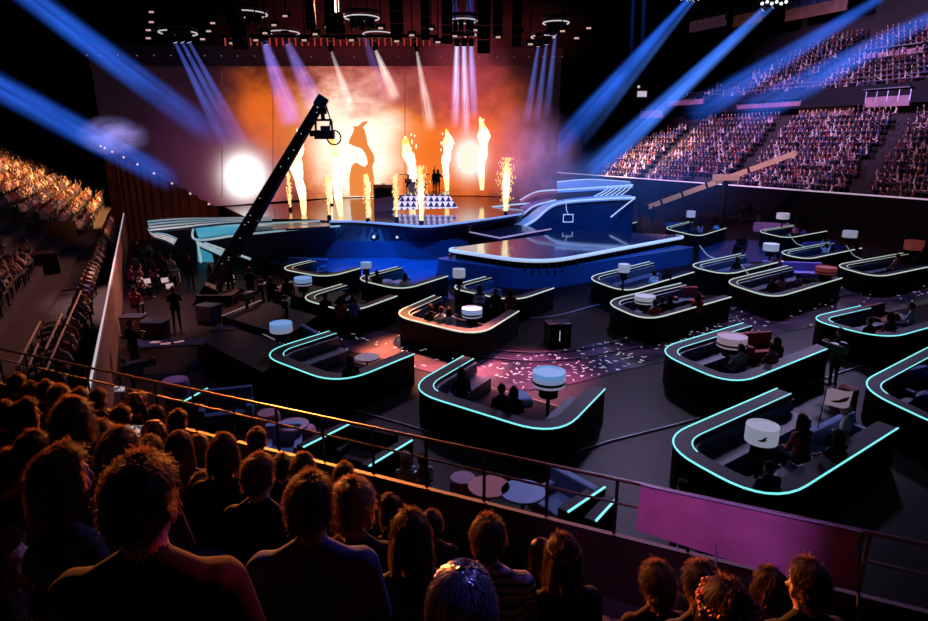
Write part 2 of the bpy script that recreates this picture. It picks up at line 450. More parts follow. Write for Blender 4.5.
for k in range(560):
    i = R.randrange(len(A) - 1); t = R.random(); u = R.random()
    p = (A[i].lerp(A[i + 1], t)).lerp(B[i].lerp(B[i + 1], t), .04 + .92 * u)
    if p.x < -6 or (p.x < 1 and R.random() < .75): continue
    a = R.uniform(0, PI); ln = R.uniform(.08, .16); w = R.uniform(.018, .032)
    mb.box((p.x, p.y, .026), (ln, w, .006), rz=a)
tag(mb.build('floor_lights', FLECK), 'pale light dashes of the pattern across the curved purple walkway', 'floor_lights', kind='stuff')  # lit dashes of the floor's light pattern, built as small glowing boxes
AP = mat('painted blue floor light', (.008, .045, .14), .3, noise=.25, scale=.6, spec=.4)  # blue light falling on the floor is put into these patches' colour
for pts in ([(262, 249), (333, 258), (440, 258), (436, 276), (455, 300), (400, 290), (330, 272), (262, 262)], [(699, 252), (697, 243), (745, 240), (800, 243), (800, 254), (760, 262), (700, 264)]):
    struct(MB().prism([U(x, y, 0) for x, y in pts], 0.0, .012), 'floor_painted_light', AP)
# camera dolly track: two rails on sleepers
TR = mat('track rail', (.12, .14, .22), .3, .8)
trk = thing('camera_track', 'curved twin-rail camera dolly track across the flecked walkway', 'track', U(530, 362, .03))
mid = smooth_path([U(x, y, .07) for x, y in [(441, 347), (530, 357), (610, 348), (690, 326), (760, 308), (850, 292), (950, 277)]], 8)
for k, off in enumerate((-.4, .4)):
    pts = []
    for i, p in enumerate(mid):
        t = (mid[min(i + 1, len(mid) - 1)] - mid[max(i - 1, 0)]).normalized(); pts.append(p + Vector((-t.y, t.x, 0)) * off - Vector(trk.location))
    MB().tube(pts, .03, 6).build('rail', TR, trk)
# edge line of the raised centre floor
mb = MB()
mb.tube(smooth_path([U(x, y, .03) for x, y in [(255, 386), (330, 404), (400, 423), (470, 443), (548, 456), (618, 439), (700, 418), (760, 400), (860, 366)]], 8), .022, 6)
struct(mb, 'trim_1', mat('floor edge trim', (.15, .16, .2), .4, .6))
mb = MB()
mb.tube(smooth_path([U(x, y, .03) for x, y in [(517, 314), (533, 318), (560, 315), (600, 304)]], 6), .03, 6)
struct(mb, 'trim_2', mat('floor edge trim pale', (.3, .3, .4), .4, .5))

# ---------------------------------------------------------------- left barrier, left stand
WOOD = mat('brown barrier panel', (.13, .06, .045), .6, noise=.25, scale=2)
def wallseg(p, q, z0, z1, th, m, name):
    v = (q - p); c = (p + q) / 2; o = MB().box((c.x, c.y, (z0 + z1) / 2), (v.to_2d().length, th, z1 - z0), rz=math.atan2(v.y, v.x)); return struct(o, name, m)
p0, p1 = PL(-6, 0, 0), PL(48, 0, 0)
w = wallseg(p0, p1, 0, 1.95, .12, WOOD, 'wall_barrier_left')
MB().tube([PL(-6, 0, 2.0), PL(48, 0, 2.0)], .03, 8).build('light_strip', mat('pink white strip', (.4, .3, .3), .4, emit=(.85, .75, .85), es=.55), w)
mb = MB()
ZL0 = 1.0
for k in range(16):                          # stepped left stand
    z = ZL0 + .45 * k
    a, b = PL(-3 if k < 1 else 4, 2.2 + .9 * k, 0), PL(66, 2.2 + .9 * k, 0); c, d = PL(66, 2.2 + .9 * (k + 1), 0), PL(-3 if k < 1 else 4, 2.2 + .9 * (k + 1), 0)
    mb.prism([a, b, c, d], -.02, z)
a, b, c, d = PL(-6, .3, 0), PL(64, .3, 0), PL(64, 2.2, 0), PL(-6, 2.2, 0); mb.prism([a, b, c, d], -.02, .75)
struct(mb, 'floor_tier_left', TIER)
# stairwell opening in the left stand
VW = mat('stairwell wall', (.03, .016, .014), .7, noise=.3, scale=2)
mb = MB()
v0, v1, v2, v3 = PL(20, 2.5, 0), PL(20, 6.2, 0), PL(30, 6.2, 0), PL(30, 2.5, 0)
for p, q, zt in ((v0, v1, 2.0), (v1, v2, 2.6), (v2, v3, 2.4)):
    c = (p + q) / 2; v = q - p; mb.box((c.x, c.y, zt / 2 + .3), (v.to_2d().length + .1, .14, zt - .6), rz=math.atan2(v.y, v.x))
struct(mb, 'wall_stairwell', VW)
HR = mat('lit handrail', (.5, .36, .25), .4, .4)
for k, ((x0, y0), (x1, y1)) in enumerate([((17, 366), (40, 322)), ((26, 372), (38, 344)), ((45, 350), (62, 314)), ((46, 370), (80, 292)), ((66, 325), (81, 291))]):
    P0, P1 = U(x0, y0, 2.5), U(x1, y1, 2.1)
    t = thing('handrail', None, 'handrail', (P0.x, P0.y, 0)); L0 = Vector(t.location)
    tag(t, ['slanting lit handrail on the left steps, the lowest one', 'short lit handrail between the lowest handrail and the long one', 'short handrail above the long lit handrail on the left steps', 'longest lit handrail on the left steps beside the barrier', 'handrail highest on the left steps nearest the stairwell'][k], None)
    MB().tube([P0 - L0, P1 - L0], .028, 8).build('rail', HR, t)
    for f in (0.05, .5, .95):
        q = P0.lerp(P1, f) - L0; MB().tube([q, Vector((q.x, q.y, .9))], .02, 6).build('post', DARKM, t)
mb = MB()
for k in range(16): 
    q = PL(30.6 + .6 * k, 6.5, 0); mb.box((q.x, q.y, 3.9), (.3, .06, .06), rz=math.atan2(dL.y, dL.x))
o = mb.build('step_light_row', mat('amber step light', (.4, .25, .1), .5, emit=(1, .55, .18), es=.9)); tag(o, 'row of amber step lights along the edge of the left stand', 'lights')

# ---------------------------------------------------------------- right barrier, right stands, balconies
p0, p1 = PR(-16, 0, 0), PR(52, 0, 0)
w = wallseg(p0, p1, 0, 2.9, .3, mat('barrier black', (.0012, .0012, .003), .7, spec=.05), 'wall_barrier_right')
MB().tube([PR(-16, -.1, 2.97), PR(48, -.1, 2.97)], .06, 8).build('light_strip', mat('lilac strip', (.4, .35, .4), .4, emit=(.72, .62, .85), es=.42), w)
mb = MB(); ZR0 = 2.3
for k in range(14):
    o0 = .6 + .95 * k; mb.prism([PR(-16, o0, 0), PR(52 - 1.2 * k, o0, 0), PR(52 - 1.2 * k, o0 + .95, 0), PR(-16, o0 + .95, 0)], -.02, ZR0 + .52 * k)
struct(mb, 'floor_tier_right', TIER)
ZU0 = 11.9
mb = MB()
for k in range(13):
    o0 = 15.2 + .85 * k; mb.prism([PR(-18, o0, 0), PR(40 - .9 * k, o0, 0), PR(40 - .9 * k, o0 + .85, 0), PR(-18, o0 + .85, 0)], ZU0 - 1.3, ZU0 + .55 * k)
struct(mb, 'floor_tier_upper', TIER)
mb = MB(); c = (PR(-18, 14.9, 0) + PR(40, 14.9, 0)) / 2
mb.box((c.x, c.y, 11.6), (58, .2, 1.9), rz=math.atan2(dR.y, dR.x)); struct(mb, 'wall_balcony_right', mat('balcony front', (.005, .0055, .009), .7, spec=.1))
mb = MB(); c = (PR(-18, 17, 0) + PR(50, 17, 0)) / 2
mb.box((c.x, c.y, 5), (68, .2, 11), rz=math.atan2(dR.y, dR.x)); struct(mb, 'wall_concourse_right', DW)
mb = MB(); c = (PR(-18, 27, 0) + PR(50, 27, 0)) / 2
mb.box((c.x, c.y, 15), (68, .3, 30), rz=math.atan2(dR.y, dR.x)); struct(mb, 'wall_upper_right', DW)
BR = mat('balcony rail metal', (.25, .25, .35), .35, .7)
t = thing('balcony_handrail', 'thin double handrail along the upper balcony front of the right stand', 'handrail', PR(10, 14.8, 12.55))
for z in (.35, .75): MB().tube([PR(-18, 14.8, 12.55 + z) - Vector(t.location), PR(40, 14.8, 12.55 + z) - Vector(t.location)], .03, 6).build('rail', BR, t)
for k in range(20):
    q = PR(-18 + 3 * k, 14.8, 12.55) - Vector(t.location); MB().tube([q, q + Vector((0, 0, .75))], .025, 6).build('post', BR, t)
# commentary booths between the tiers and glazed boxes at the very top
BOOTHP = mat('pink booth panel', (.16, .06, .10), .5, emit=(.5, .2, .35), es=.05, noise=.4, scale=1)
BOOTHR = mat('amber booth panel', (.11, .04, .025), .5, emit=(.6, .18, .1), es=.04, noise=.4, scale=1)
GLB = mat('booth glass', (.05, .06, .12), .1, spec=.8)
BOOTHW = mat('booth light', (.6, .5, .6), .5, emit=(.9, .75, .95), es=.6)
def booth(px, py, w, h, Y, m, label, name='commentary_booth', bars=4):
    p = D(px, py, Y); ang = math.atan2(dR.y, dR.x)
    t = thing(name, label, 'booth', (p.x, p.y, p.z - h / 2), ang)
    MB().box((0, 0, h * .3), (w, .25, h * .6)).build('front_panel', m, t)
    MB().box((0, -.6, h * .8), (w, .1, h * .5)).build('glass', GLB, t)
    MB().box((0, 0, h * 1.05), (w + .2, 1.3, .1)).build('canopy', DARKM, t)
    for k in range(bars + 1): MB().box((-w / 2 + w * k / bars, 0, h * .65), (.07, .3, h * .75)).build('mullion', BR, t)
    return t
booth(686, 101, 6, 1.0, 84, BOOTHP, 'long pink booth between tiers at the stage end of the right stand')
booth(652, 112, 4, 1.5, 84, BOOTHP, 'booth nearest the stage at top of the right lower tier')
booth(768, 104, 8.5, .8, 76, BOOTHP, 'low pink-lit booth in the middle above the right lower tier')
booth(826, 108, 6.2, 1.6, 71, BOOTHR, 'amber booth with white mullions above the right lower tier')
booth(888, 98, 4.2, 1.6, 64, BOOTHP, 'pale pink booth at the camera end between the tiers')
booth(708, 20, 6.0, 2.2, 88, BOOTHP, 'pink glazed box at top stage end of the upper stand', 'glazed_box', 5)
booth(748, 15, 4.2, 2.2, 84, BOOTHR, 'small dark glazed box second along the top of the upper stand', 'glazed_box', 3)
booth(816, 6, 7.8, 2.2, 80, BOOTHR, 'wide glazed box high above the upper right tier', 'glazed_box', 6)
booth(893, 52, 6.0, .9, 70, BOOTHP, 'small lit box inside the upper tier near its camera end', 'glazed_box', 3)
t = thing('lit_sign', 'small lit white and pink panel on dark wall beside the upper tier', 'sign', D(642, 94, 86))
MB().box((0, 0, 0), (1.2, .15, .7)).build('panel', BOOTHW, t); MB().box((-.5, 0, .9), (.3, .12, .3)).build('lamp', BOOTHW, t); MB().box((0, .1, .3), (1.7, .1, 1.9)).build('frame', DARKM, t)

# ================================================================== SCREEN AND DRAPE
base = [(112, 207), (165, 206.5), (218, 206), (270, 202), (330, 198), (400, 196), (465, 195.5), (520, 197), (556, 199)]
TOPY = 65
bs = [U(x, y, 2.25) for x, y in base]
top = []
for (x, y), b in zip(base, bs):
    q = D(x, TOPY, b.y); top.append(Vector((b.x, b.y, q.z)))
ba, ta = smooth_path(bs, 6), smooth_path(top, 6)
mb = MB(); bm = mb.bm; uvl = bm.loops.layers.uv.new('UVMap'); nn = len(ba)
va = [bm.verts.new(p) for p in ba]; vb = [bm.verts.new(p) for p in ta]
for i in range(nn - 1):
    f = bm.faces.new((va[i], va[i + 1], vb[i + 1], vb[i]))
    for l, uv in zip(f.loops, ((i, 0), (i + 1, 0), (i + 1, 1), (i, 1))): l[uvl].uv = (uv[0] / (nn - 1), uv[1])
def su(px):          # the screen's own horizontal coordinate
    for i in range(len(base) - 1):
        if base[i][0] <= px <= base[i + 1][0]: return (i + (px - base[i][0]) / (base[i + 1][0] - base[i][0])) / (len(base) - 1)
    return 0 if px < base[0][0] else 1
def sv(py): return (200 - py) / (200 - TOPY)
sm = bpy.data.materials.new('screen picture with beam spots'); sm.use_nodes = True; n = N(sm)
nt = sm.node_tree; nt.nodes.clear()
tc = n.n('TexCoord'); sp = n.n('SeparateXYZ'); n.L(tc.outputs['UV'], sp.inputs[0])
nz = n.n('TexNoise'); nz.inputs['Scale'].default_value = 5; nz.inputs['Detail'].default_value = 6; nz.inputs['Roughness'].default_value = .6
mp = n.n('Mapping'); mp.inputs['Scale'].default_value = (3.0, 1.0, 1); n.L(tc.outputs['UV'], mp.inputs[0]); n.L(mp.outputs[0], nz.inputs['Vector'])
nz2 = n.n('TexNoise'); nz2.inputs['Scale'].default_value = 2.2; nz2.inputs['Detail'].default_value = 3; n.L(mp.outputs[0], nz2.inputs['Vector'])
wob = n.m('MULTIPLY_ADD', nz.outputs['Fac'], .7, -.35); wob2 = n.m('MULTIPLY_ADD', nz2.outputs['Fac'], .5, -.25)
uu = n.m('ADD', sp.outputs[0], n.m('MULTIPLY', wob2, .16)); vv = n.m('ADD', sp.outputs[1], wob)
def blob(px, py, wx, wy, soft=True, power=1.0):
    a = n.m('DIVIDE', n.m('SUBTRACT', uu if soft else sp.outputs[0], su(px)), abs(su(px + wx) - su(px - wx)) / 2)
    b = n.m('DIVIDE', n.m('SUBTRACT', vv if soft else sp.outputs[1], sv(py)), wy / (200 - TOPY))
    d = n.m('ADD', n.m('MULTIPLY', a, a), n.m('MULTIPLY', b, b))
    if power > 1: d = n.m('MULTIPLY', d, d)
    return n.m('EXPONENT', n.m('MULTIPLY', d, -1.0))
c = n.mix(n.m('MULTIPLY_ADD', nz2.outputs['Fac'], .9, -.2, True), (.005, .003, .005), (.014, .006, .009))
def lay(px, py, wx, wy, k, colr, soft=True, mx=1.0, pw=1.0):
    global c
    c = n.mix(n.m('MINIMUM', n.m('MULTIPLY', blob(px, py, wx, wy, soft, pw), k), mx), c, colr)
lay(212, 150, 56, 62, .9, (.058, .014, .042))
lay(395, 145, 122, 88, 1.0, (.30, .024, .026), True, 1.0, 2)
lay(272, 118, 26, 40, 1.0, (.80, .14, .012))
lay(420, 165, 82, 50, 1.0, (.95, .165, .010), True, 1.0, 2)
lay(482, 150, 34, 46, .8, (.80, .13, .02))
lay(352, 145, 70, 66, 1.0, (1.0, .27, .05), True, 1.0, 2)
lay(366, 88, 46, 22, .65, (.72, .20, .20))
lay(358, 150, 42, 54, 1.0, (1.5, 1.2, .95), True, 1.0, 2)
lay(335, 118, 22, 24, .7, (1.2, .9, .7))
lay(268, 190, 34, 16, .5, (.70, .12, .10))
lay(247, 172, 38, 40, .6, (.42, .09, .15), False)  # halo of a beam hitting the screen, painted into its emission
lay(247, 172, 17, 18, 3.0, (1.3, 1.15, 1.15), False)  # overexposed spot where the beams land, painted in
lay(469, 160, 13, 18, 2.2, (1.25, .95, .8), False)  # second painted beam spot
em = n.n('Emission'); em.inputs['Strength'].default_value = 1.0; n.L(c, em.inputs['Color'])
out = n.n('OutputMaterial'); n.L(em.outputs[0], out.inputs['Surface'])
me = bpy.data.meshes.new('display'); bm.to_mesh(me); bm.free(); me.materials.append(sm)
scr = thing('video_screen', 'huge curved video screen glowing with orange smoke and a dark figure', 'screen', tuple(ba[nn // 2]))
S0 = Vector(scr.location)
for v in me.vertices: v.co -= S0
link(bpy.data.objects.new('display', me), scr)
mb = MB(); back = Vector((0, .3, 0)); mb.loft([p + back - S0 for p in ba], [p + back - S0 for p in ta]); mb.build('cabinet', BLK, scr)
sil = [(330, 175), (300, 178), (282, 195), (268, 205), (247, 203), (248, 225), (240, 245), (222, 280), (218, 302), (245, 315), (290, 330), (310, 355), (322, 385), (325, 415), (310, 435), (285, 425), (268, 412), (250, 412), (235, 430), (228, 460), (222, 500), (225, 598), (300, 600), (362, 598), (362, 500), (352, 430), (365, 400), (362, 370), (345, 340), (325, 305), (318, 260), (308, 225), (298, 210), (315, 195)]
mb = MB(); vs = []
def onscr(px, py, fwd):
    k = su(px) * (nn - 1); i = min(int(k), nn - 2); b = ba[i].lerp(ba[i + 1], k - i); q = D(px, py, b.y - fwd); return q - S0
from mathutils.geometry import tessellate_polygon
spv = [onscr(310 + x / 5.646, 90 + y / 5.646, .12) for x, y in sil]; bv = [mb.bm.verts.new(p) for p in spv]
for tri_ in tessellate_polygon([[Vector((x, -y, 0)) for x, y in sil]]): mb.bm.faces.new([bv[i] for i in tri_])
o = mb.build('figure_shadow', mat('screen figure', (.01, .01, .01), 1, emit=(.92, .27, .06), es=.95), scr); o['label'] = 'orange-brown shadow figure bending on the bright screen'
for px in (222, 273, 405):
    MB().tube([onscr(px, 70, .1), onscr(px, 198, .1)], .028, 5).build('panel_seam', mat('seam', (.03, .01, .01), .8, emit=(.2, .05, .04), es=.5), scr)
# header band above the screen with a row of small lamps
hd = thing('screen_header', 'long dark header beam with tiny lamps along the top of the screen', 'beam', tuple(ta[nn // 2]))
h0 = Vector(hd.location)
hl = [p - h0 + Vector((0, -.25, 0)) for p in ta]
MB().loft([p + Vector((0, 0, 1.3)) for p in hl], [p + Vector((0, .3, 1.3)) for p in hl], 1.4).build('fascia', mat('header', (.03, .012, .02), .8), hd)
MINI = mat('tiny lamp', (.3, .25, .2), .5, emit=(.8, .5, .4), es=.22)
for k in range(28):
    i = k / 27 * (len(hl) - 1); j = min(int(i), len(hl) - 2); MB().ball(hl[j].lerp(hl[j + 1], i - j) + Vector((0, -.1, .6)), .05, 1).build('lamp', MINI, hd)
# brown drape with a slanting upper edge in front of the screen's left end
dm = mat('brown drape', (.028, .010, .007), .85, noise=.35, scale=1.2, spec=.1)
dr = [(102, 146), (112, 151), (140, 165), (180, 187), (219, 209)]
tp = smooth_path([D(x, y, 45.5) for x, y in dr], 14)
mb = MB(); pt, pb = [], []
for i, p in enumerate(tp):
    w = .22 * math.sin(i * 1.9) + .1 * math.sin(i * 4.3); pt.append((p.x, p.y + w, p.z)); pb.append((p.x, p.y + w * 1.3, .02))
mb.loft(pt, pb)
dp = mb.build('stage_drape', dm, smooth=True); tag(dp, 'brown pleated drape with slanting top edge beside the screen', 'curtain')
for i in range(4, len(tp), 6): MB().ball((tp[i].x, tp[i].y - .35, tp[i].z + .05), .09, 1).build('edge_lamp', mat('edge lamp', (.5, .45, .4), .5, emit=(.9, .75, .7), es=.5), dp)

# ================================================================== STAGE
ZS = 2.2
deckm = mat('stage deck', (.05, .02, .035), .10, spec=.8)
st = thing('main_stage', 'wide dark glossy stage with blue-lit base below the fire screen', 'stage', (0, 45, 0)); s0 = Vector((0, 45, 0))
front = [(250, 219), (300, 219), (330, 220.5), (356, 220.5), (390, 223), (425, 225.5), (455, 222.5), (485, 218.5), (522, 213)]
backp = [(225, 207), (290, 203), (330, 199), (365, 198), (400, 197), (430, 196.5), (465, 196), (500, 197), (532, 199)]
fp = smooth_path([U(x, y, ZS) for x, y in front], 5); bp_ = smooth_path([U(x, y, ZS) for x, y in backp], 5)
MB().loft([p - s0 for p in fp], [p - s0 for p in bp_], .3).build('deck', deckm, st)
MB().tube([p - s0 + Vector((0, -.05, -.06)) for p in fp[10:]], .07, 6).build('edge_light', mat('blue edge light', (.2, .3, .5), .4, emit=(.30, .45, .9), es=.6), st)
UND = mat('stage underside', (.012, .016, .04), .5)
fb = [U(x, y, 0) for x, y in [(250, 245), (300, 252), (333, 257), (390, 258), (440, 257), (470, 250), (522, 238)]]
fb = smooth_path(fb, 5)
def res(pts, m):
    out = []
    for i in range(m):
        k = i / (m - 1) * (len(pts) - 1); a = min(int(k), len(pts) - 2); out.append(pts[a].lerp(pts[a + 1], k - a))
    return out
fr, br = res(fp, 40), res(fb, 40)
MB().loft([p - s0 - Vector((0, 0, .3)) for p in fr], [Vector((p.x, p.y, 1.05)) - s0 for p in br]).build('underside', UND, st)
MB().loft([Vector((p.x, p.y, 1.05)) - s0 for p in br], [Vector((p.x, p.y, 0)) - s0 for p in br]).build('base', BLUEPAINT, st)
for k, px in enumerate((376, 399)):
    q = U(px, 240, 1.05) - s0; hnd = MB().ball((q.x, q.y - .4, q.z + .25), (.3, .2, .32), 2).build('spot_lamp', DARKM, st)
    MB().box((q.x, q.y - .4, q.z - .1), (.2, .2, .2)).build('bracket', DARKM, hnd)
    MB().ball((q.x - .05, q.y - .58, q.z + .28), .12, 1).build('lens', WHITEL, hnd)
# riser with triangle-lit front
tri = bpy.data.materials.new('lit triangles'); tri.use_nodes = True; n = N(tri)
tc = n.n('TexCoord'); sp = n.n('SeparateXYZ'); n.L(tc.outputs['Object'], sp.inputs[0])
fx = n.m('FRACT', n.m('MULTIPLY', sp.outputs[0], 2.4)); fy = n.m('FRACT', n.m('MULTIPLY_ADD', sp.outputs[2], 2.9, 10)); f = n.m('GREATER_THAN', n.m('SUBTRACT', fy, n.m('ABSOLUTE', n.m('MULTIPLY_ADD', fx, 2, -1))), -.02)
cc = n.mix(f, (.05, .02, .06), (.95, .78, .95)); b = tri.node_tree.nodes['Principled BSDF']; n.L(cc, b.inputs['Emission Color']); b.inputs['Emission Strength'].default_value = .75; n.L(cc, b.inputs['Base Color'])
rs = thing('drum_riser', 'stage riser with a front of glowing white triangles', 'riser', tuple(U(425, 212, ZS)))
r0 = Vector(rs.location)
def Rr(px, py): return D(px, py, r0.y) - r0
a_, b_, c_, d_ = Rr(392, 210), Rr(458, 208), Rr(449, 196), Rr(402, 196)
mb = MB(); off = Vector((0, 2.0, 0))
mb.loft([a_, b_], [d_ + off * .5, c_ + off * .5]); mb.build('lit_front', tri, rs)
MB().loft([d_ + off * .5, c_ + off * .5], [d_ + off * 2, c_ + off * 2], .15).build('top', BLKG, rs)
MB().loft([Rr(374, 211), Rr(392, 210)], [Rr(372, 200) + off * .5, d_ + off * .5], .1).build('side_step', mat('riser side', (.2, .06, .08), .5), rs)
# drum kit and musicians
RED = mat('red drum', (.35, .05, .04), .3)
dk = thing('drum_kit', 'drum kit on the triangle-fronted riser', 'drum kit', tuple(r0 + Rr(412, 196) + off))
def cyl(mb, c, r, h, ax='Z', seg=20):
    t = MB().lathe([(r, -h / 2), (r * 1.03, -h / 2 + .03), (r * 1.03, h / 2 - .03), (r, h / 2)], seg=seg); me = t.mesh('x'); tt = bmesh.new(); tt.from_mesh(me); bpy.data.meshes.remove(me)
    M = Matrix.Translation(c) @ (Matrix.Rotation(PI / 2, 4, 'X') if ax == 'Y' else Matrix()); bmesh.ops.transform(tt, matrix=M, verts=tt.verts); mb._join(tt); return mb
cyl(MB(), (0, 0, .45), .42, .5, 'Y').build('bass_drum', mat('pale drum', (.6, .3, .25), .3), dk)
for dx, dz in ((-.35, .95), (.35, .95)): cyl(MB(), (dx, 0, dz), .2, .25).build('tom', RED, dk)
cyl(MB(), (.7, .3, .6), .25, .4).build('floor_tom', RED, dk)
for dx in (-.8, .85): 
    cy = cyl(MB(), (dx, .1, 1.4), .32, .02).build('cymbal', mat('brass', (.5, .35, .1), .25, 1), dk); MB().tube([(dx, .1, 0), (dx, .1, 1.4)], .015, 6).build('stand', DARKM, cy)
zt = (r0 + c_).z
person('sit_clap', 'short', r0 + Rr(405, 196) + off * 1.5 + Vector((0, 0, 0)), PI, 'drummer seated behind the drum kit on the riser', s=1.0)
gp = person('stand_raise', 'long', r0 + Rr(437, 196) + off, 2.8, 'musician standing with one arm raised at the riser end', s=1.0, top=BLACKCL)
person('stand', 'short', r0 + Rr(432, 196) + off * 1.8, 2.4, 'musician in black beside the one with a raised arm', s=.95, top=BLACKCL)
AMP = thing('amplifier_cabinet', 'reddish amplifier cabinet left of the triangle riser', 'amplifier', tuple(U(384, 205, ZS)))
MB().box((0, 0, .8), (1.5, .7, 1.6), bev=.05).build('cabinet', RED, AMP); MB().box((0, -.37, .75), (1.3, .04, 1.2)).build('grille', BLK, AMP); MB().box((0, 0, 1.65), (.3, .08, .06)).build('handle', DARKM, AMP)

# flames and spark fountains
def flame_mat(name, hot, mid_, tipc, st):
    m = bpy.data.materials.new(name); m.use_nodes = True; n = N(m); m.node_tree.nodes.clear()
    tc = n.n('TexCoord'); sp = n.n('SeparateXYZ'); n.L(tc.outputs['Generated'], sp.inputs[0])
    nz = n.n('TexNoise'); nz.inputs['Scale'].default_value = 1.6; nz.inputs['Detail'].default_value = 5; n.L(tc.outputs['Object'], nz.inputs['Vector'])
    h = n.m('ADD', sp.outputs[2], n.m('MULTIPLY_ADD', nz.outputs['Fac'], 1.0, -.5))
    r = n.n('ValToRGB'); e = r.color_ramp.elements; e[0].position = 0; e[0].color = rgb(mid_); e[1].position = 1; e[1].color = rgb(tipc)
    x = e.new(.3); x.color = rgb(hot); x = e.new(.72); x.color = rgb(hot)
    n.L(h, r.inputs['Fac']); em = n.n('Emission'); em.inputs['Strength'].default_value = st; n.L(r.outputs['Color'], em.inputs['Color']); o = n.n('OutputMaterial'); n.L(em.outputs[0], o.inputs['Surface']); return m
FL = flame_mat('flame', (1, .90, .58), (1, .72, .28), (1, .45, .08), 1.9)
SPK = mat('spark', (.3, .1, .02), 1, emit=(1, .62, .25), es=1.6)
JET = mat('jet nozzle', (.03, .03, .03), .4, .6)
flames = [(341, 216, 140, 6.5), (304, 214, 140, 6.5), (413, 200, 140, 6), (447, 191, 132, 5), (482, 190, 121, 5.5), (332, 205, 178, 2), (369, 200, 176, 2.6)]
flab = ['tall flame jet on the stage beside the shadow figure', 'leftmost tall flame jet just right of the crane arm', 'tall flame jet rising behind the drum riser', 'flame jet by the screen right of the raised-arm musician', 'highest flame jet at the right side of the screen', 'small low flame left of the tall flame by the shadow figure', 'small flame low in front of the shadow figure']
for (px, by, ty, wpx), lb in zip(flames, flab):
    if by < 197: b = D(px, by, 54.5)
    else: b = U(px, by, ZS)
    k = math.hypot(b.y, EYE - b.z) / F; H = (by - ty) * k; W = wpx * k
    t = thing('flame_jet', lb, 'flame', tuple(b), group='stage flames')
    mb = MB(); bm = mb.bm; rr = random.Random(px); rings = []
    nz_, seg = 26, 12; ph = rr.uniform(0, 6)
    for i in range(nz_ + 1):
        a = i / nz_
        r = W * (.30 + .75 * a ** .8) * (1 - max(0, a - .78) / .22) ** .7 + .015
        r *= 1 + .28 * math.sin(a * 23 + ph) * a
        dx = W * .55 * a * math.sin(a * 7 + ph) + W * -.55 * a * (1 if px < 440 else .2)
        rings.append([bm.verts.new((dx + r * math.cos(2 * PI * q / seg) * (1 + .2 * rr.uniform(-1, 1) * a), r * math.sin(2 * PI * q / seg), H * a)) for q in range(seg)])
    for A_, B_ in zip(rings, rings[1:]):
        for q in range(seg): bm.faces.new((A_[q], A_[(q + 1) % seg], B_[(q + 1) % seg], B_[q]))
    bm.faces.new(rings[-1])
    mb.build('flame', FL, t, smooth=True); MB().lathe([(.14, -.02), (.14, .06), (.08, .12)], seg=12).build('nozzle', JET, t)
    for s in range(9):
        a = rr.uniform(.55, 1.08); MB().ball((rr.uniform(-1.1, 1.1) * W - W * .4, 0, H * a), (W * .12, W * .1, W * rr.uniform(.15, .4)), 1).build('flame_lick', FL, t)
sparks = [(289, 211, 176, 4), (328, 219, 180, 4), (367, 222, 180, 5), (396, 221, 180, 5), (421, 224, 172, 7), (506, 214, 164, 9)]
slab = ['leftmost spark fountain at the stage front', 'spark fountain just left of the tallest centre flame', 'faint spark fountain left of the drum riser', 'faint spark fountain at the left edge of the drum riser', 'bright spark fountain in front of the drum riser', 'large bright spark fountain at the right end of the stage']
for (px, by, ty, wpx), lb in zip(sparks, slab):
    b = U(px, by, ZS) + Vector((0, .4, 0)); k = math.hypot(b.y, EYE - b.z) / F; H = (by - ty) * k; W = wpx * k; rr = random.Random(px)
    t = thing('spark_fountain', lb, 'fireworks', tuple(b), group='stage spark fountains')
    MB().lathe([(.14, -.02), (.14, .15), (.08, .22)], seg=12).build('nozzle', JET, t)
    mb = MB()
    for s in range(int(60 * wpx)):
        a = rr.random() ** .8; w = W * (.25 + .75 * math.sin(min(1, a * 1.1) * PI * .8)) * (.6 if wpx < 6 else .9)
        p = Vector((rr.gauss(0, .5) * w, rr.gauss(0, .5) * w, .2 + H * a)); L = rr.uniform(.05, .2); sz = rr.uniform(.012, .035)
        mb.box(p, (sz, sz, L), rot=Euler((rr.uniform(-.3, .3), rr.uniform(-.3, .3), 0)))
    mb.build('sparks', SPK, t)['kind'] = 'stuff'
    if wpx > 6:
        M_ = MB(); M_.lathe([(.12, .1), (W * .28, H * .3), (W * .42, H * .6), (W * .25, H * .85), (.02, H)], seg=10); M_.build('core', FL, t, smooth=True)

# wings: swooping decks either side of the stage
STRIPE = bpy.data.materials.new('striped wing deck'); STRIPE.use_nodes = True; n = N(STRIPE)
tc = n.n('TexCoord'); sp = n.n('SeparateXYZ'); n.L(tc.outputs['UV'], sp.inputs[0])
f = n.m('GREATER_THAN', n.m('FRACT', n.m('MULTIPLY', sp.outputs[1], 4.0)), .42)
cc = n.mix(f, (.02, .03, .05), (.34, .62, .72)); b = STRIPE.node_tree.nodes['Principled BSDF']; n.L(cc, b.inputs['Base Color']); n.L(cc, b.inputs['Emission Color']); b.inputs['Emission Strength'].default_value = .38
def strip_uv(A, B, name, m, parent, down=.12):
    A = [Vector(p) for p in A]; B = [Vector(p) for p in B]; mb = MB(); bm = mb.bm; uv = bm.loops.layers.uv.new('UVMap')
    a = [bm.verts.new(p) for p in A]; b = [bm.verts.new(p) for p in B]
    for i in range(len(a) - 1):
        f = bm.faces.new((a[i], a[i + 1], b[i + 1], b[i]))
        for l, q in zip(f.loops, ((i, 0), (i + 1, 0), (i + 1, 1), (i, 1))): l[uv].uv = q
    dv = Vector((0, 0, -down)); a2 = [bm.verts.new(p + dv) for p in A]; b2 = [bm.verts.new(p + dv) for p in B]
    for i in range(len(a) - 1):
        bm.faces.new((a[i], a2[i], a2[i + 1], a[i + 1])); bm.faces.new((b[i], b[i + 1], b2[i + 1], b2[i]))
    return mb.build(name, m, parent)
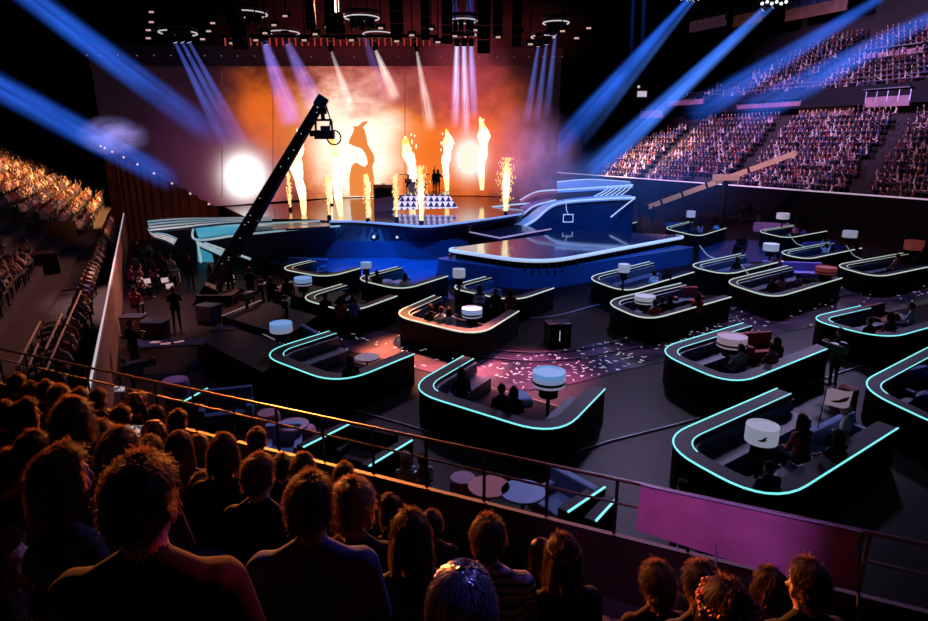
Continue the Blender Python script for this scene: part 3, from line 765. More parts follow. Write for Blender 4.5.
lw = thing('stage_wing', 'left stage wing of looping striped decks with cyan panels', 'stage wing', tuple(U(230, 262, 0))); l0 = Vector(lw.location)
CY = mat('cyan light panel', (.03, .25, .4), .4, emit=(.05, .36, .52), es=.6, noise=.15, scale=1)
ul = lambda pts, z: [U(x, y, z) - l0 for x, y in pts]
strip_uv(smooth_path(ul([(147, 220), (176, 217.5), (225, 217), (272, 216.5)], 2.5), 4), smooth_path(ul([(150, 231), (180, 228), (225, 223), (272, 220.5)], 2.5), 4), 'upper_deck', STRIPE, lw)
za = [2.5, 2.4, 2.2, 1.9]
strip_uv(smooth_path([U(x, y, z) - l0 for (x, y), z in zip([(148, 224), (150, 231), (166, 233), (178, 238)], za)], 4), smooth_path([U(x, y, z) - l0 for (x, y), z in zip([(148, 230), (153, 236), (165, 240), (174, 244)], za)], 4), 'loop_ramp', STRIPE, lw)
strip_uv(ul([(195, 227.5), (240, 225)], 2.1), ul([(198, 237), (240, 231.5)], 2.1), 'lower_deck', CY, lw); strip_uv(ul([(240, 225), (290, 222.5), (330, 221)], 2.1), ul([(240, 231.5), (290, 228.5), (330, 226)], 2.1), 'lower_deck', mat('dark wing deck', (.03, .03, .06), .2), lw)
for pts, z in (([(193, 229), (197, 240), (240, 235), (300, 229), (340, 226)], 2.0), ([(196, 226), (250, 224), (320, 221)], 2.2), ([(197, 242), (224, 253)], 1.8), ([(199, 245), (222, 255)], 1.7), ([(205, 243), (250, 259)], 1.5), ([(196, 236), (199, 250), (201, 262)], 1.2)):
    MB().tube(smooth_path(ul(pts, z), 5), .06, 6).build('light_strip', mat('wing strip', (.3, .4, .4), .4, emit=(.5, .8, .9), es=.42), lw)
q = [U(198, 262, 0) - l0, U(214, 262, 0) - l0]; MB().loft([D(197, 247, (q[0] + l0).y) - l0, D(212, 254, (q[0] + l0).y) - l0], q).build('cyan_panel', CY, lw)
MB().loft(ul([(150, 232), (180, 231), (250, 230), (335, 228)], 1.9), [Vector((p.x, p.y + 1, 0)) for p in [U(x, y, 1.9) - l0 for x, y in [(150, 232), (180, 231), (250, 230), (335, 228)]]]).build('base_wall', mat('wing base', (.06, .03, .05), .7), lw)
for k, (x, y) in enumerate([(158, 250), (170, 246), (181, 242)]):
    p = U(x, y, 1.2) - l0; MB().tube([p, Vector((p.x, p.y, 0))], .05, 6).build('leg', DARKM, lw)

rw = thing('stage_wing', 'right stage wing of white-edged ramps sweeping up from the stage', 'stage wing', tuple(U(580, 232, 0))); l0 = Vector(rw.location)
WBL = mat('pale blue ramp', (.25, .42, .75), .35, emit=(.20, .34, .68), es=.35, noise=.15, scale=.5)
WED = mat('wing edge strip', (.4, .5, .6), .4, emit=(.62, .78, 1.0), es=.6)
BL2 = mat('dark blue wing wall', (.006, .03, .09), .35, noise=.2, scale=.5)
Yw = 44.0
def sw(pts): return smooth_path([D(x, y, Yw + dy) - l0 for x, y, dy in pts], 6)
r1a = sw([(524, 226, 0), (536, 219, 0), (550, 207, 0), (565, 202, 0), (600, 199, 0), (635, 197.5, 0)])
r1b = sw([(514, 224, 1.5), (526, 217, 1.5), (541, 206, 1.5), (560, 200, 1.5), (598, 196, 1.5), (630, 195, 1.5)])
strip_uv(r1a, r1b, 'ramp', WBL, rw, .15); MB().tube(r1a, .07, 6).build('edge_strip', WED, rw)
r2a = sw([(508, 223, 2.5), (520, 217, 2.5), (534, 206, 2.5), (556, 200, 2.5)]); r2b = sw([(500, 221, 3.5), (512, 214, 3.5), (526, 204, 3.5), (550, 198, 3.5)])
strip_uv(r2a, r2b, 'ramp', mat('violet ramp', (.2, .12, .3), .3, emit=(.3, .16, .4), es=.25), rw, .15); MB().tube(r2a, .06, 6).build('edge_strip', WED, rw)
MB().tube(sw([(492, 207, 4), (520, 204, 4), (553, 202, 4)]), .07, 6).build('edge_strip', WED, rw)
u1 = sw([(557, 190, 2), (590, 188, 2), (633, 185, 2)]); u2 = sw([(557, 182, 6), (590, 179.5, 6), (630, 182, 6)])
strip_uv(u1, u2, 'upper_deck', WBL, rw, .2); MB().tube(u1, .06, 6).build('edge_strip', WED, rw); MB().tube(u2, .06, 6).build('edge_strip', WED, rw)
for k in range(6):
    MB().tube(sw([(608 + 5 * k, 186 - .3 * k, 2 - .1), (606 + 4.4 * k, 190, 1.8), (594 + 5 * k, 196.5, 1.6)]), .045, 5).build('edge_strip', WED, rw)
MB().tube(sw([(520, 200, 4), (536, 192, 3.5), (556, 190, 3)]), .06, 6).build('edge_strip', WED, rw)
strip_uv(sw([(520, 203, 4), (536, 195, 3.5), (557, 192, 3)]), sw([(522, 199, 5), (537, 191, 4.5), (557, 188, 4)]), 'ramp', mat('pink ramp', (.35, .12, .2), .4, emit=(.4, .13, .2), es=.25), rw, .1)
pp = [Vector((p.x, p.y + .2, p.z - .1)) for p in r1a]; MB().loft(pp, [Vector((p.x, p.y + .2, 0)) for p in r1a]).build('base_wall', BL2, rw)
MB().tube(sw([(635, 198, 0), (622, 208, -1), (611, 217, -2)]), .05, 6).build('edge_strip', WED, rw)
fr_ = thing('square_hoop', 'small white square frame hanging below the right wing', 'frame', tuple(D(568, 222, 42.5)))
fr_.scale = (.6, .6, .6)
MB().box((0, 0, .85), (1.1, .07, .09)).build('bar', WED, fr_); MB().box((0, 0, 0), (1.1, .07, .09)).build('bar', WED, fr_)
for s in (-.55, .55): MB().box((s, 0, .42), (.08, .07, .9)).build('bar', WED, fr_)
MB().tube([(0, 0, .85), (-.25, 0, 1.4), (-.35, 0, 2.5)], .04, 6).build('hanger', WED, fr_)

# low link deck and the long runway platform
ld = thing('link_deck', 'low dark deck linking the stage to the blue runway platform', 'stage deck', tuple(U(505, 236, 0))); l0 = Vector(ld.location)
quad = [U(x, y, 1.3) - l0 for x, y in [(459, 230), (500, 238), (551, 229), (505, 224)]]
MB().prism([(p.x, p.y) for p in quad], 1.12, 1.3).build('deck', deckm, ld)
for i in range(4):
    q = quad[i] * .85; MB().tube([(q.x, q.y, 0), (q.x, q.y, 1.12)], .08, 6).build('leg', DARKM, ld)
MB().tube([Vector((p.x, p.y, 1.3)) for p in quad[:3]], .05, 6).build('edge_light', mat('pink edge', (.4, .3, .4), .4, emit=(.7, .5, .7), es=.4), ld)
def rounded(corners, rad, seg=7):
    out = []; n_ = len(corners)
    for i in range(n_):
        p = Vector(corners[i][:2]); a = Vector(corners[i - 1][:2]); b = Vector(corners[(i + 1) % n_][:2]); r = rad[i] if isinstance(rad, (list, tuple)) else rad
        if r <= 0: out.append(p); continue
        da, db = (a - p).normalized(), (b - p).normalized()
        for k in range(seg + 1):
            t = k / seg; q0, q1 = p + da * r, p + db * r; out.append(q0.lerp(p, t).lerp(p.lerp(q1, t), t))
    return out
rwy = thing('runway_platform', 'long blue-skirted runway platform with glossy top and white light edge', 'stage platform', tuple(U(560, 262, 0))); l0 = Vector(rwy.location)
cs = [U(x, y, 1.5) - l0 for x, y in [(446, 248.5), (540, 262), (686, 235.5), (583, 230)]]
o_ = rounded(cs, [.6, 2.2, .6, .6])
MB().prism(o_, 1.28, 1.5).build('deck', mat('platform top', (.03, .022, .045), .06, spec=.9), rwy)
MB().tube([Vector((p.x, p.y, 1.42)) for p in o_[:24]], .10, 6).build('edge_light', mat('platform edge', (.5, .6, .8), .4, emit=(.6, .74, 1.0), es=.62), rwy)
cs2 = [U(x, y, 1.0) - l0 for x, y in [(434, 258.5), (531, 272), (697, 247), (583, 236)]]
MB().prism(rounded(cs2, [.5, 2.4, .5, .5]), 0, 1.0).build('skirt', BLUEPAINT, rwy)
ins = [p * .96 for p in o_]; MB().prism(ins, 1.0, 1.28).build('core', BLK, rwy)
pts_ = [p for p in o_]
for k in range(22):
    t = k / 21 * .52 * len(o_); i = int(t) % len(o_); q = o_[i].lerp(o_[(i + 1) % len(o_)], t - int(t)); 
    if k % 1 == 0: MB().box((q.x * 1.015, q.y * 1.015, 1.16), (.1, .1, .12), bev=.02).build('foot_lamp', DARKM, rwy)

# ================================================================== PODS
RIM = .95
DRUM = bpy.data.materials.new('drum lamp shade'); DRUM.use_nodes = True; n = N(DRUM)
tc = n.n('TexCoord'); sp = n.n('SeparateXYZ'); n.L(tc.outputs['Generated'], sp.inputs[0])
r = n.n('ValToRGB'); r.color_ramp.elements[0].color = (.30, .33, .5, 1); r.color_ramp.elements[1].color = (.12, .42, .95, 1); r.color_ramp.elements[0].position = .35; r.color_ramp.elements[1].position = 1
n.L(sp.outputs[2], r.inputs['Fac']); b = DRUM.node_tree.nodes['Principled BSDF']; n.L(r.outputs['Color'], b.inputs['Emission Color']); b.inputs['Emission Strength'].default_value = .55; b.inputs['Base Color'].default_value = (.5, .5, .55, 1)
DRUMW = mat('white drum shade', (.5, .5, .55), .6, emit=(.55, .60, .80), es=.36)
DRUMP = mat('pink drum shade', (.5, .4, .5), .6, emit=(.55, .38, .52), es=.35)
DRUMR = mat('red drum shade', (.4, .08, .06), .6, emit=(.6, .10, .09), es=.16)
MARK = mat('dark mark', (.03, .02, .04), .8)
def drum_lamp(p, r_, h, m, label, base_z=.12, marked=True):
    t = thing('drum_lamp', label, 'lamp', (p.x, p.y, base_z), group=None); z = p.z - base_z
    MB().lathe([(r_ * .98, z - h / 2), (r_, z - h / 2 + .02), (r_, z + h / 2), (r_ * .93, z + h / 2), (r_ * .93, z + h / 2 - .03)], seg=28).build('shade', m, t, smooth=False)
    MB().lathe([(r_ * .55, z - h / 2 - .3), (r_ * .6, z - h / 2 - .28), (r_ * .6, z - h / 2 - .02)], seg=20).build('collar', BLK, t)
    MB().tube([(0, 0, .02), (0, 0, z - h / 2 - .25)], .05, 8).build('stand', DARKM, t); MB().lathe([(.24, 0), (.24, .03), (.06, .05)], seg=20).build('foot', DARKM, t)
    return t
def mark_on(t, r_, z, pts, m, ang0, name='flag_mark'):   # flat emblem wrapped on the cylinder
    mb = MB(); vs = [mb.bm.verts.new((r_ * 1.012 * math.sin(ang0 + x), -r_ * 1.012 * math.cos(ang0 + x), z + y)) for x, y in pts]
    f = mb.bm.faces.new(vs); bmesh.ops.triangulate(mb.bm, faces=[f]); return mb.build(name, m, t)
def pod(L, Nn, Rr_, strip, label, gap=.0):
    L, Nn, Rr_ = (U(x, y, RIM) for x, y in (L, Nn, Rr_))
    u = (Nn - L).to_2d(); v = (Rr_ - Nn).to_2d()
    mid_ = (L + Rr_) / 2; L = L + (L - mid_) * .03 + (Nn - mid_) * .04; Rr_ = Rr_ + (Nn - mid_) * .0; Nn = Nn + (Nn - mid_) * .20
    u = (Nn - L).to_2d(); v = (Rr_ - Nn).to_2d(); a = u.length; bl = v.length; ang = math.atan2(u.y, u.x); sk = math.atan2(v.y, v.x) - ang
    cs_, sn_ = math.cos(sk), math.sin(sk); org = L.to_2d()
    t = thing('seating_pod', label, 'seating booth', (org.x, org.y, 0), ang, group='black seating pods with light strips'); rad = 1.15
    def path(d, b0=0.0):
        p = [(a - d, bl), (a - d, d), (d, d), (d, bl * .95 + b0)]; out = [Vector(p[0])]
        for i in (1, 2):
            P0, A_, B_ = Vector(p[i]), (Vector(p[i - 1]) - Vector(p[i])).normalized(), (Vector(p[i + 1]) - Vector(p[i])).normalized(); rr = max(.25, rad - d)
            for k in range(9):
                s = k / 8; q0, q1 = P0 + A_ * rr, P0 + B_ * rr; out.append(q0.lerp(P0, s).lerp(P0.lerp(q1, s), s))
        out.append(Vector(p[3])); return [Vector((q.x + q.y * cs_, q.y * sn_)) for q in out]
    o, i_ = path(0), path(.42); z3 = lambda pts, z: [Vector((p.x, p.y, z)) for p in pts]
    mb = MB(); mb.loft(z3(o, 0), z3(o, RIM)); mb.loft(z3(i_, RIM), z3(i_, .12)); 
    for e in (0, -1): mb.loft([Vector((o[e].x, o[e].y, 0)), Vector((o[e].x, o[e].y, RIM))], [Vector((i_[e].x, i_[e].y, 0)), Vector((i_[e].x, i_[e].y, RIM))])
    mb.build('parapet', PARA, t)
    MB().loft(z3(o, RIM), z3(i_, RIM)).build('ledge', PARTOP, t)
    st_ = MB().tube(z3(o, RIM + .0), .020 if strip is TEAL else .027, 6).build('light_strip', strip, t)
    inn = [p for p in z3(path(.38), RIM)][12:]; MB().tube(inn, .015, 6).build('light_strip', strip, t)
    b0, b1 = path(.46), path(1.0)
    MB().loft(z3(b0, .50), z3(b1, .50), .38).build('bench', BENCH, t)
    e0, e1 = path(.42), path(.50); MB().loft(z3(e0, .86), z3(e1, .84), .3).build('bench_back', BENCH, t)
    f = o + []; MB().prism([(p.x, p.y) for p in path(.02)], 0, .12).build('floor_slab', PODFL, t)
    mb = MB(); mb.tube([(a - .5 + (bl - .05) * cs_, (bl - .05) * sn_, .14), (.5 + (bl - .05) * cs_, (bl - .05) * sn_, .14)], .03, 6); mb.build('step_edge', mat('pod step', (.3, .12, .12), .4, emit=(.5, .2, .22), es=.25), t)
    return t
PODS = {}
pods = [('A', (406, 388), (548, 428), (605, 389), TEAL, 'black seating pod nearest the balcony rail, teal strip, one blue-white drum lamp'),
 ('B', (656, 349), (735, 379), (829, 348), TEAL, 'black seating pod beside the standing camera operator, white drum lamp inside'),
 ('C', (391, 314), (474, 332), (519, 311), CREAM, 'pod right behind the nearest teal pod, across the flecked walkway'),
 ('D', (724, 281), (775, 295), (842, 278), CREAM, 'pod holding the lilac sofa with its high back'),
 ('E', (605, 301), (650, 317), (731, 297), CREAM, 'pod with red seats and white drum lamp, right of the black box'),
 ('F', (447, 287), (512, 299), (554, 288), CREAM, 'pod in front of the left end of the blue runway platform'),
 ('G', (587, 277), (628, 289), (694, 272), CREAM, 'pod in front of the middle of the blue runway platform'),
 ('H', (688, 265), (728, 273), (783, 261), CREAM, 'nearly empty pod at the right end of the blue runway platform'),
 ('I', (259, 353), (338, 379), (414, 354), TEAL, 'pod with white round table beside the left camera platforms'),
 ('J', (298, 297), (350, 310), (397, 296), CREAM, 'pod behind the one with a white round table, man in bright blue inside'),
 ('K', (278, 268), (325, 276), (361, 268), CREAM, 'pod nearest the left stage wing with empty blue sofa'),
 ('L', (354, 278), (402, 288), (448, 276), CREAM, 'pod piled with white cushions below the stage front'),
 ('M', (835, 265), (880, 275), (952, 262), CREAM, 'far pod at the edge of hall with a red-shaded lamp'),
 ('N', (778, 252), (808, 258), (862, 248), CREAM, 'far pod with a purple sofa and a man standing up in it'),
 ('O', (806, 318), (884, 336), (945, 323), TEAL, 'pod with a man in white sitting on its ledge'),
 ('P', (659, 439), (775, 492), (898, 428), TEAL, 'pod beside the purple balcony panel with large white drum lamp'),
 ('Q', (857, 384), (965, 428), (1040, 380), TEAL, 'pod cut by the picture edge with a red stool at its corner'),
 ('S', (757, 231), (788, 237), (827, 231), CREAM, 'far pod with a pink and blue sofa end at the rear of the hall'),
 ('T', (664, 228), (698, 235), (726, 228), CREAM, 'far pod just right of the runway platform end'),
 ('Z', (575, 222), (606, 229), (637, 222), CREAM, 'far pod heaped with white things under the right stage wing')]
for k, L_, N_, R_, s_, lb in pods: PODS[k] = pod(L_, N_, R_, s_, lb)
POD = {'A': 'the pod nearest the rail', 'B': 'the pod beside the camera operator', 'C': 'the pod behind the nearest teal pod', 'D': 'the lilac sofa pod', 'E': 'the red seat pod', 'F': 'the pod at the runway left end',
 'G': 'the pod at the runway middle', 'H': 'the nearly empty pod', 'I': 'the white table pod', 'J': 'the pod behind the white table', 'K': 'the pod by the left wing', 'L': 'the white cushion pod', 'M': 'the red lamp pod', 'N': 'the purple sofa pod',
 'O': 'the pod of the man in white', 'P': 'the pod beside the purple panel', 'Q': 'the pod at the picture edge', 'S': 'the far pink and blue sofa pod', 'T': 'the far pod off the runway end', 'Z': 'the far pod under the right wing'}
# lamps: pixel of the shade's middle, height of the shade above the floor
LAMPS = [('A', 549, 378, 1.45, .40, .36, DRUM), ('B', 732, 341, 1.3, .42, .32, DRUMP), ('C', 472, 312, 1.25, .36, .3, DRUM), ('D', 826, 270, 1.35, .55, .35, DRUMR), ('E', 645, 299, 1.3, .48, .32, DRUMW),
 ('F', 459, 273, 1.9, .32, .4, DRUMW), ('G', 624, 268, 1.9, .3, .4, DRUMW), ('H', 771, 247, 1.5, .5, .45, DRUMW), ('I', 281, 327, 1.5, .34, .28, DRUM), ('J', 303, 281, 1.5, .36, .3, DRUM), ('L', 366, 265, 1.8, .3, .3, DRUM),
 ('M', 914, 245, 1.4, .6, .6, DRUMR), ('N', 850, 234, 1.7, .5, .45, DRUMW), ('P', 762, 433, 1.25, .32, .36, DRUMW), ('S', 783, 216, 1.8, .55, .5, DRUMW), ('T', 691, 214, 1.8, .4, .55, DRUMW), ('Z', 609, 211, 1.9, .45, .4, DRUMW)]
for k, px, py, z, r_, h, m in LAMPS:
    nm = {id(DRUM): 'blue-topped', id(DRUMW): 'white', id(DRUMP): 'pinkish white', id(DRUMR): 'red-lit'}[id(m)]
    if k in 'DEFGHMNSTZL': r_, h = r_ * .8, h * .85
    p = U(px, py, z); t = drum_lamp(p, r_, h, m, f'{nm} drum lamp on a black stand in {POD[k]}')
    zc = p.z - .12
    if k == 'P': mark_on(t, r_, zc, [(-.45, -.03), (-.2, -.01), (-.05, .05), (.2, .06), (.02, .015), (.12, -.02), (-.15, -.06), (-.3, -.055)], mat('orange brown map', (.25, .08, .03), .8), -.25)
    elif k in 'BEDCJA':
        o = MB().lathe([(r_ * 1.01, zc - h * .32), (r_ * 1.01, zc - h * .12)], seg=28, cap=False).build('shade_band', MARK, t)
    elif k in 'GNTS': mark_on(t, r_, zc, [(-.6, -.08), (.6, -.08), (.6, .08), (-.6, .08)], MARK, .1)
# sofas, stools, tables
def sofa(px, py, rz, wd, m, label, z0=.12, name='sofa', s=1.0, group=None):
    p = U(px, py, .55); t = thing(name, label, name.split('_')[-1], (p.x, p.y, z0), rz)
    MB().box((0, 0, .24), (wd, .75, .26), bev=.05).build('seat', m, t); MB().box((0, .33, .56), (wd, .18, .5), bev=.05).build('backrest', m, t)
    for sx in (-1, 1):
        MB().box((sx * (wd / 2 - .08), -.02, .42), (.16, .7, .2), bev=.04).build('armrest', m, t)
        for sy in (-.3, .3): MB().tube([(sx * (wd / 2 - .1), sy, 0), (sx * (wd / 2 - .1), sy, .13)], .025, 6).build('leg', DARKM, t)
    return t
LIL = mat('lilac fabric', (.36, .2, .5), .8, noise=.1, scale=20); BLUF = mat('blue fabric', (.05, .12, .32), .8, noise=.15, scale=20); REDF = mat('red fabric', (.40, .05, .04), .8); DREDF = mat('dark red fabric', (.18, .03, .025), .8)
WHF = mat('white fabric', (.6, .6, .65), .8); PINKF = mat('pink fabric', (.55, .25, .35), .8); PURF = mat('purple fabric', (.25, .12, .45), .8); BLUEL = mat('pale blue fabric', (.2, .35, .6), .8)
sofa(793, 270, -.2, 2.9, LIL, 'long lilac sofa with high back in the lilac sofa pod')
sofa(824, 248, .25, 2.6, PURF, 'purple sofa in the far pod under a white lamp')
sofa(303, 342, -.9, 1.7, BLUF, 'dark blue sofa beside the lamp in the white table pod')
sofa(305, 266, -.3, 2.4, BLUF, 'empty blue sofa in the pod by the left stage wing')
sofa(772, 228, -.2, 2.6, mat('blue pink sofa', (.25, .22, .5), .8), 'blue and pink sofa in the far pod at the rear')
sofa(678, 228, -.1, 1.8, BLUF, 'blue sofa in the far pod just off the runway end')
sofa(880, 316, .5, 1.5, DREDF, 'dark red chair next to the man sitting in white', name='armchair')
sofa(760, 346, .2, 1.2, REDF, 'red armchair behind the person in pale shirt', name='armchair')
sofa(686, 297, .1, 1.3, REDF, 'red chair third from the white lamp in the red seat pod', name='armchair')
sofa(845, 441, .6, 1.9, BLUEL, 'pale blue bench sofa under the man waving the flag', name='bench_sofa')
sofa(918, 386, .4, 1.6, BLUF, 'blue chair in the pod at the picture edge', name='armchair')
def round_table(px, py, z, r_, m, label, z0=0.0, name='round_table', leg=True):
    p = U(px, py, z); t = thing(name, label, 'table' if 'table' in name else 'stool', (p.x, p.y, z0)); h = z - z0
    if leg:
        MB().lathe([(r_ * .98, h - .04), (r_, h - .03), (r_, h), (r_ * .97, h + .005)], seg=28).build('top', m, t); MB().tube([(0, 0, .03), (0, 0, h - .04)], .035, 8).build('leg', DARKM, t); MB().lathe([(r_ * .55, 0), (r_ * .55, .02), (.05, .05)], seg=20).build('foot', DARKM, t)
    else:
        MB().lathe([(r_ * .94, 0), (r_, .05), (r_, h - .05), (r_ * .96, h - .01)], seg=28).build('body', m, t, smooth=False); MB().lathe([(r_ * .96, h - .01), (r_ * .9, h + .02), (.02, h + .03)], seg=28).build('seat_pad', m, t)
    return t
WHT = mat('white table top', (.7, .7, .72), .3); 
round_table(367, 357, .75, .38, WHT, 'white round table in front of the teal pod next to the left platforms', .12)
for k, px, py, m, lb in (('L', 385, 282, WHF, 'white cushion heap left in'), ('L', 398, 283, WHF, 'white cushion heap right in'), ('Z', 625, 221, WHF, 'white cushion heap in'), ('F', 470, 293, BLUEL, 'pale blue cushion in'), ('A', 520, 398, BLUEL, 'blue cushion beside lamp in')):
    p = U(px, py, .7); t = thing('cushion', f'{lb} {POD[k]}', 'cushion', (p.x, p.y, .5), R.uniform(0, 2)); MB().box((0, 0, .16), (.7, .5, .28), bev=.12).build('pad', m, t, smooth=True); MB().tube([(-.3, -.23, .16), (.3, -.23, .16), (.3, .23, .16), (-.3, .23, .16)], .015, 5, closed=True).build('piping', m, t)
round_table(849, 388, .7, .24, DREDF, 'tall red cylinder stool at corner of the pod at the picture edge', 0, 'cylinder_stool', False)
def curvy_pole(px, py, label):
    p = U(px, py, .5); t = thing('curved_pole', label, 'pole', (p.x, p.y, .12)); MB().tube(smooth_path([(0, 0, 0), (-.2, 0, .5), (-.7, .1, .75), (-1.2, .1, 1.3)], 6), .026, 8).build('tube', mat('pale tube', (.5, .55, .6), .4, emit=(.5, .6, .7), es=.3), t); MB().lathe([(.2, 0), (.2, .03), (.05, .05)], seg=16).build('foot', DARKM, t)
curvy_pole(720, 262, 'pale curved pole standing in the nearly empty pod'); curvy_pole(866, 262, 'pale curved pole in the far red lamp pod'); curvy_pole(807, 249, 'pale curved pole in the purple sofa pod'); curvy_pole(765, 284, 'pale curved pole in the lilac sofa pod')

# people in the pods: pixel of the head, height of the head, pose, hair, turn, clothing, words
def pod_person(k, px, py, pose, hair, rz, top_, words_, sc=1.0, z0=.12, hm=None):
    hz = HC[pose][2] * sc; p = U(px, py, z0 + hz)
    fwd = Vector((0, HC[pose][1] * sc)); a = rz
    return person(pose, hair, (p.x, p.y, z0), rz, f'person {words_} in {POD[k]}' if k else f'person {words_}', None, sc, top_, hm)
GREYH = mat('grey hair', (.3, .28, .28), .5); BLONDE = mat('blond hair', (.35, .22, .1), .45)
pp_ = [('A', 462, 374, 'sit_lap', 'long', .2, BLACKCL, 'with long dark hair and black top sitting alone'), ('A', 502, 391, 'sit_lap', 'short', .1, BLACKCL, 'leftmost of the pair in black'), ('A', 514, 394, 'sit_lap', 'bob', 0, BLACKCL, 'rightmost of the pair in black'),
 ('B', 743, 350, 'sit_clap', 'short', .3, GREYCL, 'in a pale grey shirt'), ('B', 779, 343, 'sit_lap', 'long', .2, BLACKCL, 'all in black on the far side'), ('B', 774, 349, 'sit_lap', 'short', .2, DREDF, 'in dark red beside the one in black'),
 ('C', 431, 309, 'sit_lap', 'short', .2, BLACKCL, 'dark-haired and alone at left'), ('C', 449, 312, 'sit_lap', 'bob', .1, LIGHTBL, 'in light blue left of the lamp'), ('C', 441, 311, 'sit_knees', 'short', .1, WHITECL, 'in white leaning forward'),
 ('D', 783, 277, 'sit_lap', 'bob', .1, PINKCL, 'in pink in front of the sofa'), ('D', 799, 277, 'sit_lap', 'short', .1, PURPLECL, 'in purple in front of the sofa'), ('D', 774, 280, 'sit_lap', 'short', .1, BLACKCL, 'in black left of the two by the sofa'),
 ('E', 656, 304, 'sit_lap', 'short', .1, REDCL, 'in bright red next to the lamp'), ('E', 671, 299, 'sit_lap', 'long', .1, BLACKCL, 'in black between red seats'), ('E', 699, 297, 'sit_lap', 'bob', .1, REDCL, 'in red at the right end'), ('E', 663, 301, 'sit_lap', 'short', .2, BLACKCL, 'dark and half hidden behind the one in bright red'),
 ('F', 480, 289, 'sit_lap', 'long', .3, LIGHTBL, 'in light blue'), ('F', 496, 292, 'sit_lap', 'short', .2, BLACKCL, 'in black in the middle'), ('F', 511, 293, 'sit_lap', 'bob', .1, DREDF, 'in dark red at right'),
 ('G', 655, 274, 'sit_lap', 'short', .2, WHITECL, 'in white'), ('G', 668, 271, 'sit_lap', 'long', .1, BLACKCL, 'in black'), ('H', 738, 260, 'sit_lap', 'short', .1, BLACKCL, 'in black'), ('H', 779, 255, 'sit_lap', 'bob', .3, REDCL, 'in red at the right corner'),
 ('I', 351, 362, 'sit_lap', 'long', .5, BLACKCL, 'with long hair at the round table'), ('J', 325, 297, 'sit_lap', 'short', .1, BLACKCL, 'in black at left'), ('J', 340, 301, 'sit_lap', 'bob', .1, DREDF, 'in dark red between the other two'), ('J', 352, 300, 'sit_clap', 'short', -.1, mat('vivid blue shirt', (.04, .12, .5), .8), 'in bright blue'),
 ('L', 377, 274, 'sit_lap', 'short', .2, BLACKCL, 'in black near the lamp'), ('L', 405, 277, 'sit_lap', 'bob', .1, WHITECL, 'in white among cushions'), ('M', 899, 257, 'sit_lap', 'short', .2, PINKCL, 'in pink'), ('M', 926, 250, 'sit_lap', 'bob', .2, REDCL, 'in red at the picture edge'),
 ('N', 827, 246, 'sit_up', 'short', .1, WHITECL, 'in white with both arms up'), ('N', 857, 243, 'sit_lap', 'long', .2, REDCL, 'in red beside the lamp'),
 ('O', 914, 307, 'sit_clap', 'short', .8, WHITECL, 'in a white jacket seated high'), ('O', 893, 317, 'sit_lap', 'bob', .3, DREDF, 'in dark red beside the red chair'), ('O', 872, 322, 'sit_lap', 'short', .3, BLACKCL, 'in black left of the red chair'),
 ('P', 806, 424, 'sit_lap', 'long', .3, DREDF, 'in dark red right of the drum lamp', 1.12), ('P', 850, 411, 'sit_wide', 'short', .9, WHITECL, 'in a white shirt holding the flag'), ('P', 772, 471, 'sit_broad', 'short', .2, BLACKCL, 'in black with orange-lit head at front'), ('P', 842, 439, 'sit_knees', 'bob', .3, BLACKCL, 'in black below the man with the flag'),
 ('S', 797, 225, 'sit_lap', 'long', .1, PINKCL, 'in pink at left'), ('S', 805, 229, 'sit_lap', 'short', .1, PURPLECL, 'in purple at right'), ('T', 701, 224, 'sit_lap', 'long', .1, PINKCL, 'in pink'), ('T', 717, 224, 'sit_lap', 'short', .1, LIGHTBL, 'in light blue'), ('Z', 590, 219, 'sit_lap', 'short', .1, REDCL, 'in red')]
BODY['sit_up'] = None
P, HC['sit_up'] = body_prims('sit_up'); BODY['sit_up'] = fuse(P, .014, 'sit_up')
for q in pp_: pod_person(*q[:7], q[7], q[8] if len(q) > 8 else 1.0, hm=GREYH if q[1] == 850 else None)
# the waved flag with a copper map
p = U(818, 428, 1.05); fl = thing('waved_flag', 'small white flag with a copper island map on a stick beside the purple panel', 'flag', tuple(p))
top_p = U(826, 392, 1.9) - p
MB().tube([(0, 0, 0), top_p * 1.12], .012, 6).build('stick', DARKM, fl)
mb = MB(); A_, B_ = [], []
for i in range(9):
    w = .05 * math.sin(i * .9); A_.append(top_p * 1.1 + Vector((i * .075, w, -.03 * i * .3))); B_.append(top_p * .62 + Vector((i * .075, w + .03, -.03 * i * .3)))
mb.loft(A_, B_); clf = mb.build('cloth', mat('white flag cloth', (.5, .4, .45), .8, emit=(.5, .34, .5), es=.35), fl, smooth=True)  # cloth emits a little to look brightly lit
cen = (A_[4] + B_[4]) / 2 + Vector((0, -.03, 0)); mb = MB()
f = mb.bm.faces.new([mb.bm.verts.new(cen + Vector((x, -.02, z))) for x, z in [(-.2, -.02), (-.04, -.01), (.07, .04), (.21, .07), (.1, .01), (.14, -.04), (0, -.07), (-.14, -.06)]]); bmesh.ops.triangulate(mb.bm, faces=[f]); mb.build('map_mark', mat('copper map', (.5, .18, .04), .7), clf)

